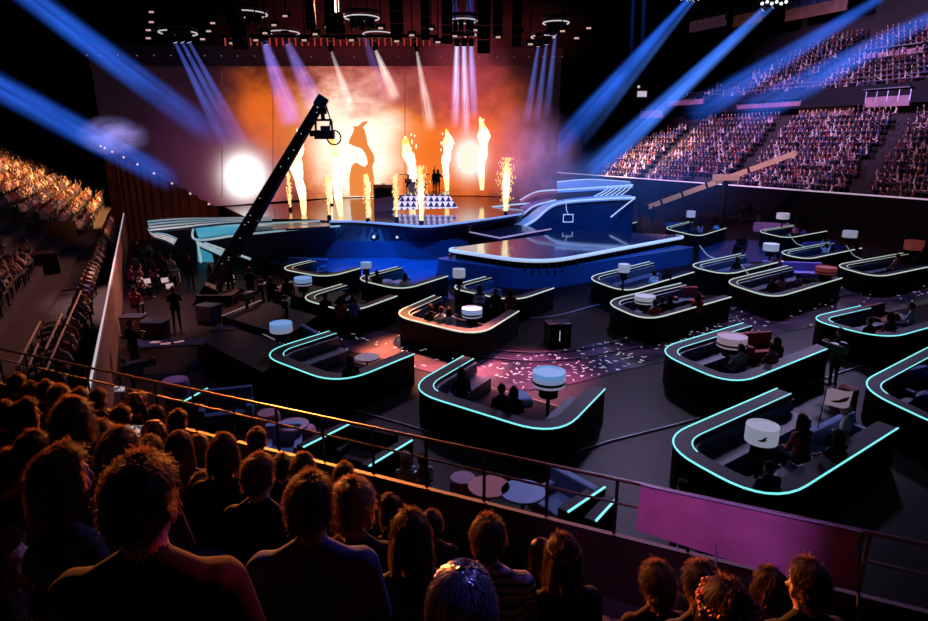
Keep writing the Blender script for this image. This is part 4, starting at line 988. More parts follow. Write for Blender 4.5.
# ================================================================== VIP TABLES BELOW THE RAIL
for i, ((x0, y0), (x1, y1), lb) in enumerate([((183, 402), (208, 388), 'low black divider with teal strip beside the purple stool'), ((304, 447), (350, 424), 'low black divider with teal strip right of the round pink table'), ((370, 466), (413, 440), 'low black divider with teal strip left of the sparkling dress'), ((569, 512), (606, 487), 'low divider with broad teal strip beside the blue armchair'), ((597, 521), (618, 498), 'last low divider with teal strip before the purple panel')]):
    a, b = U(x0, y0, .8), U(x1, y1, .8); v = b - a; t = thing('low_divider', lb, 'divider', (a.x, a.y, 0), math.atan2(v.y, v.x), 'low dividers between the floor tables'); L_ = v.length
    MB().box((L_ / 2, .12, .39), (L_, .24, .78)).build('panel', PARA, t); MB().box((L_ / 2, .02, .79), (L_, .035, .03)).build('light_strip', TEAL, t)
PNKT = mat('pinkish table top', (.45, .28, .36), .4); REDT = mat('red table top', (.45, .09, .08), .4); BLT = mat('blue table top', (.12, .28, .60), .4)
round_table(293, 424, .72, .36, PNKT, 'pinkish round table near the left-hand divider below the rail')
round_table(489, 486, .74, .40, REDT, 'red round table beside the blue one below the rail')
round_table(523, 491, .74, .42, BLT, 'blue round table below the rail beside the armchair')
round_table(175, 380, .8, .34, mat('violet stool', (.30, .16, .55), .7), 'violet drum stool below the left end of the rail', 0, 'drum_stool', False)
round_table(463, 478, .62, .27, mat('mauve stool', (.30, .15, .25), .7), 'small mauve stool left of the red round table', 0, 'drum_stool', False)
round_table(268, 413, .6, .28, PINKF, 'pink stool behind the pinkish round table', 0, 'drum_stool', False)
round_table(306, 428, .55, .22, PINKF, 'small pink stool right of the pinkish round table', 0, 'drum_stool', False)
sofa(562, 494, -.9, 1.1, BLUEL, 'pale blue armchair beside the blue round table', 0, 'armchair'); sofa(226, 402, .3, 1.3, BLUF, 'blue sofa below the rail beside the violet stool', 0)
sofa(283, 440, .2, .8, BLUEL, 'pale blue seat half hidden behind the rail', 0, 'armchair')
sofa(366, 446, -.4, 1.2, BLK, 'black tub chair between two teal dividers', 0, 'armchair')
SPARKLE = mat('sparkling dress', (.25, .3, .35), .3, .3, noise=.8, scale=60)
pod_person(None, 407, 461, 'sit_lap', 'bob', .4, SPARKLE, 'in a sparkling dress at the floor tables below the rail', z0=0, hm=GREYH)
pod_person(None, 424, 462, 'sit_lap', 'bun', .6, SPARKLE, 'with pinned-up hair next to the sparkling dress', z0=0)
pod_person(None, 684, 489, 'stand', 'short', .3, BLACKCL, 'whose orange-lit head shows above the purple panel', z0=0)

# ================================================================== BLACK PLATFORMS, CASES, CREW AND CAMERAS
def block(pts, z0, z1, name, label, cat, m, strip=None, lip=True):
    q = [U(x, y, z1) for x, y in pts]; o = q[0]; t = thing(name, label, cat, (o.x, o.y, 0)); loc = [p - o for p in q]
    MB().prism([(p.x, p.y) for p in loc], z0, z1 - .06).build('body', BLK, t); MB().prism([(p.x * 1.01, p.y * 1.01) for p in loc], z1 - .06, z1).build('top', BLK, t)
    if strip: MB().tube([Vector((loc[i].x, loc[i].y, z1)) for i in strip], .02, 6).build('edge_strip', mat('dim edge strip', (.3, .2, .2), .4, emit=(.65, .5, .5), es=.35), t)
    return t
block([(196, 338), (262, 372), (300, 352), (238, 322)], 0, .7, 'camera_platform', 'black platform in front of the crane, nearest the left barrier', 'platform', BLK, (3, 2))
block([(222, 316), (286, 336), (316, 316), (262, 300)], 0, .9, 'camera_platform', 'black platform under the crane operators with lit edge', 'platform', BLK, (0, 3))
block([(272, 290), (330, 305), (345, 292), (292, 281)], 0, .9, 'camera_platform', 'small black platform right of the crane base', 'platform', BLK, (0, 3))
p = U(557, 344, 0); t = thing('speaker_box', 'black square box on the floor between pods with one thin white mark', 'speaker', tuple(p), .12)
MB().box((0, 0, .42), (.85, .6, .84), bev=.02).build('cabinet', BLKG, t); MB().box((0, -.31, .42), (.75, .02, .72)).build('grille', BLK, t); MB().box((0, -.325, .4), (.02, .01, .38)).build('mark', WHITEL, t)
def case(px, py, m, label, w=.8, h=.6):
    p = U(px, py, 0); t = thing('flight_case', label, 'case', tuple(p), R.uniform(-.4, .4)); MB().box((0, 0, h / 2 + .08), (w, .6, h), bev=.02).build('body', m, t); MB().box((0, 0, h + .1), (w + .03, .63, .06)).build('lid', DARKM, t)
    MB().box((0, -.31, h * .55), (.2, .03, .06)).build('handle', STEEL, t)
    for sx in (-1, 1):
        for sy in (-1, 1): MB().ball((sx * w * .42, sy * .24, .05), .05, 1).build('wheel', DARKM, t)
WHC = mat('white case', (.5, .45, .5), .5)
case(136, 334, WHC, 'white case standing by the brown barrier'); case(157, 340, BLKG, 'black case right of the white case'); case(228, 347, BLKG, 'black case beside the paper-covered table'); case(227, 284, mat('lit case', (.6, .5, .45), .4, emit=(.8, .6, .5), es=.3), 'pale lit case at the foot of the crane', .7, .5)  # light on the pale case is put in as emission
case(172, 284, WHC, 'white case among the seated press by the barrier'); case(210, 322, mat('blue case', (.05, .1, .35), .4), 'blue case below the crane operators')
tp_ = U(170, 343, .75); t = thing('work_table', 'narrow table with white papers beside the standing technician', 'table', (tp_.x, tp_.y, 0), .15)
MB().box((0, 0, .74), (2.2, .7, .04)).build('top', BLKG, t)
for sx in (-1, 1):
    for sy in (-.3, .3): MB().tube([(sx * 1.0, sy, 0), (sx * 1.0, sy, .72)], .02, 6).build('leg', STEEL, t)
for i, (dx, dy) in enumerate(((-.5, .05), (-.1, -.1), (.25, .1))):
    o = MB().box((tp_.x + dx, tp_.y + dy, .764), (.3, .21, .004), rz=.3 * i).build('paper_sheet', mat('paper', (.6, .58, .6), .8)); tag(o, f'{["left","middle","right"][i]} paper sheet on the narrow work table', 'paper')
CAMB = mat('camera body', (.02, .02, .024), .4)
def camera_on(px, py, z, rz, label, kind='pedestal'):
    p = U(px, py, z); t = thing('broadcast_camera', label, 'camera', (p.x, p.y, 0), rz)
    MB().box((0, 0, z), (.24, .55, .3), bev=.03).build('body', CAMB, t); ln = MB().lathe([(.08, 0), (.1, .3), (.12, .34), (.11, .36)], seg=16); me = ln.build('lens', BLKG, t); me.rotation_euler = (-PI / 2, 0, 0); me.location = (0, .26, z)
    MB().box((0, -.2, z + .26), (.22, .05, .16)).build('viewfinder', CAMB, t)
    MB().tube([(0, 0, .6), (0, 0, z - .15)], .06, 8).build('column', DARKM, t)
    for a in (0, 2.1, 4.2): MB().tube([(0, 0, .65), (.5 * math.cos(a), .5 * math.sin(a), .03)], .03, 6).build('leg', DARKM, t)
    MB().tube([(.1, -.25, z - .05), (.2, -.55, z - .15)], .015, 6).build('pan_handle', DARKM, t)
    return t
camera_on(262, 287, 1.5, .1, 'large camera left of the crew on the crane-side platform'); camera_on(246, 296, 1.4, -.3, 'camera on pedestal behind the crane base'); camera_on(286, 303, 1.4, .1, 'camera with operator right of the crane, beside the pod'); camera_on(131, 368, 1.3, -.6, 'camera on tripod by the brown barrier closest to the rail')
def crew(px, py, pose, rz, label, hair='short', top_=BLACKCL, z0=0.0, s=1.0, group=None):
    p = U(px, py, z0); return person(pose, hair, p, rz, label, group, s, top_)
crew(178, 331, 'stand_op', .4, 'technician in black standing alone on the brown floor'); crew(192, 291, 'stand', .2, 'crew member in black standing left of the crane foot'); crew(268, 291, 'stand_op', .1, 'crane-side camera operator leaning over the large camera', z0=0); crew(252, 306, 'stand_op', .1, 'operator behind the pedestal camera at the crane base', z0=0)
crew(273, 318, 'stand_op', .1, 'operator in black right of the crane standing at a camera'); crew(290, 318, 'stand', .2, 'assistant in black next to the operator right of the crane'); crew(213, 300, 'stand_op', -.3, 'crane driver holding the arm at its foot'); crew(232, 300, 'stand', .5, 'second crane driver right of the crane foot'); crew(165, 290, 'stand', .2, 'crew member left of the one by the crane foot')
crew(137, 374, 'stand_op', -.3, 'operator by the brown barrier nearest the rail')
crew(832, 386, 'stand_op', .3, 'camera operator in black standing between two teal pods', s=1.02); 
p = U(838, 352, 1.3); t = thing('shoulder_camera', 'handheld camera carried by operator between the two teal pods', 'camera', tuple(p), .3); MB().box((0, 0, .1), (.2, .5, .24), bev=.03).build('body', CAMB, t); l_ = MB().lathe([(.07, 0), (.09, .2), (.085, .22)], seg=14).build('lens', BLKG, t); l_.rotation_euler = (-PI / 2, 0, 0); l_.location = (0, .24, .1); MB().box((.05, -.1, .27), (.12, .2, .08)).build('viewfinder', CAMB, t); MB().ball((.1, .2, -.05), .035, 1).build('tally_lamp', WHITEL, t)
for i, (x, y) in enumerate([(640, 222), (652, 226), (735, 268), (741, 262), (748, 222), (758, 226), (903, 262), (845, 225), (322, 251), (306, 253), (816, 222), (741, 224)]):
    crew(x, y, 'stand', R.uniform(-.5, .5), 'small dark crew figure standing between the far pods', group='crew between the far pods', s=.97)
for i, (x, y) in enumerate([(118, 268), (126, 276), (134, 283), (141, 276), (150, 281), (146, 290), (157, 287), (131, 292), (122, 300), (162, 280), (112, 292), (127, 262), (117, 318), (150, 270), (140, 264)]):
    q = U(x + (20 if x < 124 else 10), y, 0); person('sit_lap', R.choice(['short', 'bob', 'long', 'cropped']), q, R.uniform(-1.2, .2), 'seated person in the huddle along the brown barrier', 'huddle along the brown barrier', 1.0, R.choice([BLACKCL, GREYCL, PURPLECL, DREDF, BLACKCL]))
LAPT = mat('lit laptop display', (.4, .35, .4), .4, emit=(.95, .7, .75), es=.45)
for i, (x, y) in enumerate([(159, 276), (166, 282), (171, 288), (148, 283)]):
    p = U(x, y, .7); t = thing('laptop', ['lit laptop farthest along the seated press', 'lit laptop second in the huddle by the barrier', 'lit laptop nearest the crane foot', 'lit laptop deepest in the huddle by the barrier'][i], 'laptop', (p.x, p.y, .66), .8)
    MB().box((0, 0, .01), (.33, .23, .02)).build('keyboard', DARKM, t); MB().box((0, .12, .12), (.33, .015, .21), rot=Euler((-.2, 0, 0))).build('display', LAPT, t)

# ---------------------------------------------------------------- camera cranes
ARMM = mat('crane arm blue black', (.012, .02, .05), .3, .5)
def rot_to(v): return v.to_track_quat('X', 'Z').to_euler()
Yc = 27.0
pb, pe = D(217, 280, Yc), D(321, 102, Yc + 1)
cr = thing('camera_crane', 'long black camera crane arm rising across the fire screen', 'crane', (pb.x, pb.y, 0)); c0 = Vector(cr.location)
v = pe - pb; L_ = v.length; ux = v.normalized(); uz = ux.cross(Vector((0, 1, 0))).normalized() * -1; uy = Vector((0, 1, 0))
A0 = pb - c0
def sect(f, w0=.55, w1=.26): return (w0 + (w1 - w0) * f) / 2
mb = MB(); 
for (a, b) in ((-1, -1), (-1, 1), (1, -1), (1, 1)):
    mb.tube([A0 + ux * (L_ * f) + uz * a * sect(f) + uy * b * sect(f) for f in (0, .5, 1)], .055, 8)
mb.build('chord', ARMM, cr)
mb = MB(); nB = 26
for i in range(nB):
    f0, f1 = i / nB, (i + 1) / nB
    for b in (-1, 1):
        s_ = 1 if i % 2 else -1; mb.tube([A0 + ux * (L_ * f0) + uz * s_ * sect(f0) + uy * b * sect(f0), A0 + ux * (L_ * f1) - uz * s_ * sect(f1) + uy * b * sect(f1)], .03, 5)
mb.build('lattice', ARMM, cr)
mb = MB(); mb.loft([A0 + ux * (L_ * f) - uy * sect(f) * .9 + uz * sect(f) * .8 for f in (0, .55, .97)], [A0 + ux * (L_ * f) - uy * sect(f) * .9 - uz * sect(f) * .8 for f in (0, .55, .97)], .03); mb.build('web_panel', mat('crane web', (.012, .02, .05), .25, .3), cr)
for f in (.15, .35, .52, .7, .88):
    q = A0 + ux * (L_ * f); MB().box(q, (.14, sect(f) * 2 + .14, sect(f) * 2 + .14), rot=rot_to(ux)).build('clamp', DARKM, cr)
q = A0 - ux * .9; MB().box(q, (1.1, .7, .7), rot=rot_to(ux), bev=.04).build('counterweight', BLK, cr)
MB().tube([(0, 0, .5), A0 + ux * .6], .14, 10).build('column', DARKM, cr); MB().box((0, 0, .35), (1.6, 1.2, .35), bev=.05).build('dolly', BLK, cr)
for sx in (-.6, .6):
    for sy in (-.5, .5): 
        w_ = MB().lathe([(.17, -.06), (.17, .06)], seg=16).build('wheel', BLKG, cr); w_.rotation_euler = (PI / 2, 0, 0); w_.location = (sx, sy, .17)
H0 = A0 + ux * L_
hd_ = MB().box(H0, (.5, .55, .5), rot=rot_to(ux), bev=.06).build('head_joint', DARKM, cr)
MB().tube([H0, H0 + Vector((.05, 0, -.7))], .09, 10).build('drop_post', DARKM, cr)
hc_ = H0 + Vector((.08, -.02, -1.35)); mb = MB(); mb.tube([H0 + Vector((-.28, 0, -.75)), H0 + Vector((-.3, 0, -1.3))], .05, 8); mb.tube([H0 + Vector((.4, 0, -.75)), H0 + Vector((.42, 0, -1.3))], .05, 8); mb.tube([H0 + Vector((-.3, 0, -.74)), H0 + Vector((.42, 0, -.74))], .05, 8); mb.build('yoke', DARKM, cr)
hb = MB().box(hc_, (.85, .4, .38), bev=.05).build('camera_body', CAMB, cr); MB().box(H0 + Vector((.05, .0, -.35)), (.34, .3, .3), bev=.05).build('pan_motor', DARKM, cr); MB().box(hc_ + Vector((.05, 0, .28)), (.4, .25, .18), bev=.04).build('transmitter', CAMB, hb); MB().tube([hc_ + Vector((.2, -.1, .1)), hc_ + Vector((.3, -.05, .6)), H0 + Vector((.2, 0, -.1))], .03, 6).build('cable', CAMB, cr); MB().box(hc_ + Vector((-.5, 0, .05)), (.25, .25, .25)).build('battery', CAMB, hb)
MB().tube([hc_ + Vector((.42 + .3 * math.cos(a), -.1, -.12 + .3 * math.sin(a))) for a in [i * PI / 9 for i in range(18)]], .035, 6, closed=True).build('hoop', DARKM, hb)
for i in range(14): 
    f = R.random(); q = A0 + ux * L_ * f - uy * (sect(f) + .07); MB().ball(q + uz * R.uniform(-.15, .15), .02, 1).build('tiny_lamp', WHITEL, cr) 
# pale crane over the right side
pa, pz = D(648, 207, 56), D(796, 153, 52)
gc = thing('camera_crane', 'pale beige crane arm reaching over the right barrier', 'crane', (pa.x, pa.y, 0)); g0 = Vector(gc.location)
BEI = mat('beige crane', (.5, .34, .3), .5, emit=(.55, .33, .3), es=.3)  # warm light on the arm is put in as a faint glow
v = pz - pa; a_ = pa - g0
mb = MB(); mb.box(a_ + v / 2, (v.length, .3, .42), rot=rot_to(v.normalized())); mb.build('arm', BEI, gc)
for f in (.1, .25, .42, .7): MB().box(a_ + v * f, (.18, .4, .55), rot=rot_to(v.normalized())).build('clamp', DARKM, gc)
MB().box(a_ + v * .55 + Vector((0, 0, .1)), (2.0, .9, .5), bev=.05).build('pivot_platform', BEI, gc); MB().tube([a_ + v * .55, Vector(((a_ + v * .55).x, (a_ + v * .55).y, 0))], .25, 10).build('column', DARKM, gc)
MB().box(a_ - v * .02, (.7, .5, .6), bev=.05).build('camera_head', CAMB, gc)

# ================================================================== BALCONY RAIL IN FRONT OF THE NEAR STAND
nS = Vector((.407, .914)); dS = Vector((.914, -.407))
def PS(t, s, z): q = dS * t + nS * s; return Vector((q.x, q.y, z))
SR = 4.9
rail = thing('balcony_rail', 'long double metal rail along the front of the near stand', 'railing', PS(0, SR, 3.655)); l0 = Vector(rail.location)
T0, T1 = -11, 6.5
MB().tube([PS(T0, SR, 4.19) - l0, PS(T1, SR, 4.19) - l0], .017, 10).build('top_rail', STEEL, rail)
MB().tube([PS(T0, SR, 4.04) - l0, PS(T1, SR, 3.91) - l0], .012, 8).build('mid_rail', STEEL, rail)
k = T0 + .35
while k < T1:
    MB().box(PS(k, SR, 3.92) - l0, (.028, .015, .53), rz=math.atan2(dS.y, dS.x)).build('post', DARKM, rail); k += .62
mb = MB(); c = PS((T0 + T1) / 2, SR, 0); mb.box((c.x, c.y, 1.815), (T1 - T0, .05, 3.67), rz=math.atan2(dS.y, dS.x)); struct(mb, 'wall_balcony_front', mat('balcony ledge', (.018, .011, .011), .55, noise=.2, scale=5))
pm = mat('purple panel', (.62, .24, .5), .45, noise=.18, scale=3)  # purple light reflected in the plexi sheet is put into its colour
q0, q1 = U(641, 485, 4.27), U(860, 532, 4.27)
bp2 = thing('privacy_screen', 'purple-lit translucent panel clipped over the balcony rail', 'panel', tuple(q0)); l0 = Vector(bp2.location)
def onrail(px, py, s=SR - .10):
    d = ray(px, py); t = s / (d.x * nS.x + d.y * nS.y); return Vector((d.x * t, d.y * t, EYE + d.z * t))
e = [onrail(641, 485), onrail(860, 532), onrail(858, 592), onrail(747, 566), onrail(635, 530)]
mb = MB(); ff = mb.bm.faces.new([mb.bm.verts.new(p - l0) for p in e]); ex = bmesh.ops.extrude_face_region(mb.bm, geom=[ff]); bmesh.ops.translate(mb.bm, vec=(nS.x * .012, nS.y * .012, 0), verts=[x for x in ex['geom'] if isinstance(x, bmesh.types.BMVert)]); mb.build('sheet', pm, bp2)
BLE = mat('panel edge', (.25, .25, .45), .3, .3)
for A_, B_ in ((641, 860),): MB().tube([onrail(641, 485) - l0, onrail(860, 532) - l0], .01, 6).build('top_edge', BLE, bp2)
MB().tube([onrail(860, 532) - l0, onrail(858, 621) - l0], .012, 6).build('end_post', BLE, bp2); MB().tube([onrail(716, 545) - l0, onrail(716, 575) - l0], .008, 6).build('clip', BLE, bp2)

# near stand: stepped floor with bench blocks, following the sight line
mb = MB(); rows = [-2.0 + .75 * i for i in range(9)]
for s in rows:
    zf = 6.7 - .6 * s - 1.27
    if s + .75 > SR - .1: continue
    mb.prism([PS(-12, s + .08, 0), PS(7, s + .08, 0), PS(7, s + .83, 0), PS(-12, s + .83, 0)], zf - 2.5, zf)
struct(mb, 'floor_tier_near', TIER)

# ================================================================== THE NEAR SPECTATORS
AUB = mat('auburn hair', (.06, .018, .006), .42); backlit(AUB); VIOH = mat('glossy dark hair', (.06, .045, .09), .28, spec=.9)
HEADW = {'short': .195, 'cropped': .172, 'curly': .235, 'long': .21, 'straight': .21, 'bob': .215, 'wavy': .225, 'ponytail': .185, 'bun': .185}
near = [  # pixel of the head's middle, width of the head there, pose, hair, turn, clothing, hair colour, words
 (141, 497, 74, 'sit_broad', 'short', .12, BLACKCL, None, 'man closest to the camera with short hair and red-lit jacket shoulders'),
 (61, 474, 52, 'sit_lap', 'long', -.5, None, None, 'long-haired woman turning her cheek, left of the man closest to the camera'),
 (33, 452, 36, 'sit_lap', 'bob', .1, None, None, 'bob-haired person behind the long-haired woman at far left'),
 (120, 455, 46, 'sit_lap', 'bob', .2, None, None, 'round dark-haired head just above the closest man, under the lit phone'),
 (72, 421, 38, 'sit_lap', 'wavy', .1, None, None, 'wavy-haired person left of the lit phone'),
 (101, 439, 31, 'sit_lap', 'short', .1, None, None, 'short-haired man directly left of the lit phone'),
 (179, 446, 28, 'sit_lap', 'straight', .2, None, None, 'straight-haired person right of the lit phone'),
 (198, 450, 23, 'sit_lap', 'wavy', .1, None, AUB, 'auburn wavy-haired woman between straight hair and bob hair'),
 (223, 452, 31, 'sit_lap', 'bob', .1, None, None, 'bob-haired woman right of the auburn wavy-haired woman'),
 (202, 491, 30, 'sit_clap', 'bob', .3, BLUECL, None, 'child-sized bob-haired person in blue right of the closest man, hands together'),
 (259, 474, 34, 'sit_lap', 'short', -.1, BLACKCL, None, 'man with tall short hair left of the broad man in blue shirt'),
 (282, 466, 17, 'sit_lap', 'short', .1, None, None, 'small head peeking between the tall-haired man and blue shirt'),
 (257, 440, 18, 'sit_lap', 'short', .2, None, None, 'short-haired head right against the lower rail above the tall-haired man'),
 (178, 421, 19, 'sit_lap', 'short', .1, None, None, 'short-haired head just below the rail right of the raised arms'),
 (26, 412, 24, 'sit_lap', 'bob', -.6, None, None, 'person at far left looking sideways, face edge lit orange'),
 (5, 414, 22, 'sit_lap', 'short', .1, None, None, 'dark head cut by the left picture edge above the others'),
 (17, 383, 15, 'sit_lap', 'short', .1, None, None, 'leftmost small head of the row along the left end of the rail'),
 (31, 392, 15, 'sit_lap', 'bob', .1, None, None, 'second small head from the left below the left end of the rail'),
 (46, 390, 15, 'sit_lap', 'short', .2, None, None, 'third small head from the left below the rail'),
 (59, 397, 14, 'sit_lap', 'curly', .1, None, None, 'fourth small head from the left, curly-haired, below the rail'),
 (80, 398, 17, 'sit_lap', 'short', .1, None, None, 'fifth small head from the left below the rail'),
 (98, 399, 16, 'sit_lap', 'short', .1, None, None, 'small head left of the raised arms with small phone'),
 (99, 415, 16, 'sit_lap', 'short', .1, None, None, 'small head one row behind the raised arms'),
 (121, 417, 20, 'sit_phone', 'short', .1, None, None, 'person raising both arms to film with a small phone'),
 (151, 450, 24, 'sit_phone', 'short', .35, None, None, 'person holding the lit phone up in front of the face'),
 (4, 556, 46, 'sit_lap', 'long', -1.35, None, AUB, 'woman in profile at the bottom left edge with face lit orange'),
 (310, 503, 51, 'sit_broad', 'short', .1, BLUECL, None, 'broad man in blue collared shirt, bottom centre-left'),
 (353, 506, 45, 'sit_lap', 'curly', .05, BLACKCL, AUB, 'curly-haired woman right of the broad man in blue'),
 (391, 508, 23, 'sit_lap', 'bob', .9, None, None, 'person turned left in profile right of the curly-haired woman'),
 (411, 535, 43, 'sit_lap', 'long', .1, BLUECL, None, 'long-haired woman in dark blue left of the striped shirt'),
 (432, 524, 16, 'sit_lap', 'short', .1, None, None, 'head half hidden behind the long-haired woman in dark blue'),
 (488, 537, 37, 'sit_broad', 'short', .0, STRIPED, None, 'man in striped shirt with elbows out below the red table'),
 (462, 606, 78, 'sit_lap', 'straight', .0, None, VIOH, 'woman at bottom centre with parted hair shining blue and purple'),
 (563, 556, 38, 'sit_lap', 'long', .1, BLACKCL, None, 'long-haired woman with braided headband right of the striped shirt'),
 (541, 553, 24, 'sit_lap', 'straight', .2, None, AUB, 'auburn straight-haired head left of the braided headband'),
 (657, 584, 37, 'sit_lap', 'curly', .0, None, None, 'curly tall-haired person under the left end of the purple panel'),
 (701, 586, 41, 'sit_lap', 'curly', .15, None, None, 'curly-haired person behind the flower wreath'),
 (727, 611, 55, 'sit_lap', 'long', .0, None, None, 'person wearing the red flower wreath at the bottom edge'),
 (770, 588, 36, 'sit_lap', 'bob', .2, None, None, 'bob-haired head right of the flower wreath'),
 (808, 582, 40, 'sit_lap', 'short', .1, None, None, 'rightmost dark head at the bottom under the purple panel'),
 (303, 468, 22, 'sit_lap', 'wavy', .1, None, None, 'wavy hair top showing just behind the broad man in blue'),
 (344, 475, 20, 'sit_lap', 'short', .1, None, None, 'hair top showing behind the curly-haired woman'),
 (674, 608, 20, 'sit_lap', 'short', .1, None, None, 'small dark head at bottom between the curly tall hair and wreath'),
 (8, 470, 34, 'sit_lap', 'short', .1, None, None, 'dark head at the left edge below the bob-haired person'),
 (155, 418, 16, 'sit_lap', 'bob', .1, None, None, 'small bob head between the two raised phones'),
 (138, 402, 13, 'sit_lap', 'short', .1, None, None, 'tiny head right of the raised arms close to the rail')]
NEAR = {}
for px, py, w, pose, hair, rz, top_, hm, words_ in near:
    sc = 1.0; zc = HEADW[hair] * F / w; d = ray(px, py); s_ = (d.x * nS.x + d.y * nS.y) * zc
    s_ = min(s_, SR - .75); zc = s_ / (d.x * nS.x + d.y * nS.y)
    H = Vector((d.x * zc, d.y * zc, EYE + d.z * zc)); rzz = rz + R.uniform(-.06, .06); h = HC[pose] if pose in HC else HC['sit_lap']
    off = Matrix.Rotation(rzz, 3, 'Z') @ Vector((h[0], h[1], h[2] + .035))
    NEAR[px] = person(pose, hair, H - off * sc, rzz, words_, None, sc, top_, hm)
# collars, wreath, headband, phones
def child_on(px, mb, name, m, label=None, smooth=True):
    o = mb.build(name, m, NEAR[px], smooth); 
    if label: o['label'] = label
    return o
hB = Vector(HC['sit_broad'])
for px, m in ((141, BLACKCL), (310, BLUECL)):
    ring_ = [(.075 * math.sin(a), hB.y - .02 - .07 * math.cos(a), hB.z - .17 + .012 * math.cos(a)) for a in [i * PI / 10 for i in range(20)]]
    A_ = [Vector(p) for p in ring_] + [Vector(ring_[0])]; B_ = [Vector((p.x * 1.25, (p.y - hB.y) * 1.2 + hB.y, p.z - .05)) for p in A_]
    child_on(px, MB().loft(A_, B_, .008), 'collar', m)
hL = Vector(HC['sit_lap'])
FLW = [mat('red flower', (.55, .03, .03), .6), mat('pink flower', (.6, .15, .25), .6), mat('orange flower', (.6, .2, .03), .6), mat('lilac flower', (.35, .2, .5), .6)]
wr = NEAR[727]; band = [(hL.x + .093 * math.cos(a), hL.y - .004 + .112 * math.sin(a), hL.z + .062) for a in [i * PI / 14 for i in range(28)]]
wreath = MB().tube(band, .012, 6, closed=True).build('flower_wreath', mat('leaf green', (.04, .08, .02), .7), wr)
for i, p in enumerate(band):
    mb = MB(); c = Vector(p) + Vector((R.uniform(-.01, .01), R.uniform(-.01, .01), R.uniform(-.012, .015)))
    for q in range(5): a = q * 2 * PI / 5; mb.ball(c + Vector((.015 * math.cos(a), .008 * math.sin(q), .015 * math.sin(a))), (.014, .010, .014), 1)
    mb.ball(c, .009, 1); mb.build('flower', FLW[i % 4], wreath)
hbnd = [(hL.x + .084 * math.cos(a), hL.y - .004 + .104 * math.sin(a), hL.z + .085 + .004 * math.sin(a * 9)) for a in [i * PI / 20 for i in range(40)]]
child_on(563, MB().tube(hbnd, .008, 6, closed=True), 'headband', mat('orange braid', (.3, .12, .04), .6, noise=.5, scale=60))
# phones
PHS = bpy.data.materials.new('phone picture'); PHS.use_nodes = True; n = N(PHS); tc = n.n('TexCoord'); nz = n.n('TexNoise'); nz.inputs['Scale'].default_value = 40; n.L(tc.outputs['Object'], nz.inputs['Vector']); r = n.n('ValToRGB')
r.color_ramp.elements[0].color = (.02, .03, .12, 1); r.color_ramp.elements[0].position = .42; r.color_ramp.elements[1].color = (1, .75, .6, 1); r.color_ramp.elements[1].position = .68; n.L(nz.outputs['Fac'], r.inputs['Fac']); b = PHS.node_tree.nodes['Principled BSDF']; n.L(r.outputs['Color'], b.inputs['Emission Color']); b.inputs['Emission Strength'].default_value = .8; b.inputs['Base Color'].default_value = (.02, .02, .03, 1)
def phone(who, wd, ht, label, pxc, pyc):
    o = NEAR[who]; bw = o.location; c0_ = Vector(bw) + Matrix.Rotation(o.rotation_euler.z, 3, 'Z') @ Vector((0, .48, hL.z + .02)); d = ray(pxc, pyc); k = (c0_.y) / d.y; c = Vector((d.x * k, d.y * k, EYE + d.z * k))
    t = thing('phone', label, 'phone', tuple(c), 0)
    MB().box((0, 0, 0), (wd, .009, ht), bev=.003).build('case', BLK, t); MB().box((0, -.0055, 0), (wd * .92, .002, ht * .88)).build('display', PHS, t); MB().ball((wd * .42, .006, ht * .35), .004, 1).build('lens', BLKG, t)
    t.rotation_euler = (-.26, 0, 0)
phone(151, .20, .11, 'larger lit phone held up filming the stage', 135, 431); phone(121, .12, .065, 'small lit phone held by raised arms near the rail', 120, 389)

# ================================================================== LEFT STAND CROWD, RIGHT STAND CROWD
for pose in ('sit_lap', 'sit_clap', 'sit_up'):
    me = BODY['small_' + pose]; me.materials.append(HAIR); h = HC['small_' + pose]
    for p in me.polygons:
        c = p.center
        if c.z > h[2] - .10 and (c.y < h[1] + .01 or c.z > h[2] + .06) and abs(c.x) < .14 and p.material_index == 0: p.material_index = 4
BRIGHT = ramp_mat('mixed clothing', [(.3, .26, .26), (.10, .10, .16), (.45, .4, .4), (.2, .05, .05), (.05, .05, .09), (.3, .18, .12), (.12, .05, .14), (.5, .45, .4), (.05, .08, .18)], .8)
cand = []
for k in range(16):
    t = 3.0 if k > 0 else 8
    while t < 66:
        offc = 2.2 + .9 * k + .3; z = ZL0 + .45 * k
        if not (18.5 < t < 31 and k < 4) and not (k == 0 and t < 32) and not (int(t) == 46) and R.random() < .97:
            cand.append((t + R.uniform(-.1, .1), offc + R.uniform(-.05, .05), z))
        t += .58
def pxof(p):
    y2 = p.y * math.cos(PITCH) - (p.z - EYE) * math.sin(PITCH); u = p.y * math.sin(PITCH) + (p.z - EYE) * math.cos(PITCH)
    return (464 + F * p.x / y2, 310.5 - F * u / y2, y2) if y2 > .3 else (-999, -999, y2)
vis, rest = [], []
for c in cand:
    p = PL(*c); x, y, zc = pxof(p + Vector((0, 0, 1.1)))
    if -6 < x < 135 and 140 < y < 430 and zc > 6 and not (y > 305 and x > 48): vis.append((zc, c))
    elif -160 < x <= -6 and zc > 8: rest.append(c)
vis.sort()
IND = max(0, 296 - COUNT[0] - 46)
face = math.atan2(-oL.x, oL.y) + PI; face = math.atan2(dL.y, dL.x) - PI / 2   # looking along the hall to the stage
poses_ = ['small_sit_lap', 'small_sit_clap', 'small_sit_clap', 'small_sit_up']
for zc, c in vis[:IND]:
    person(R.choice(poses_), None, PL(*c), face + R.uniform(-.5, .2), 'spectator lit orange in the crowded left stand', 'spectators in the left stand', 1.0, BRIGHT)
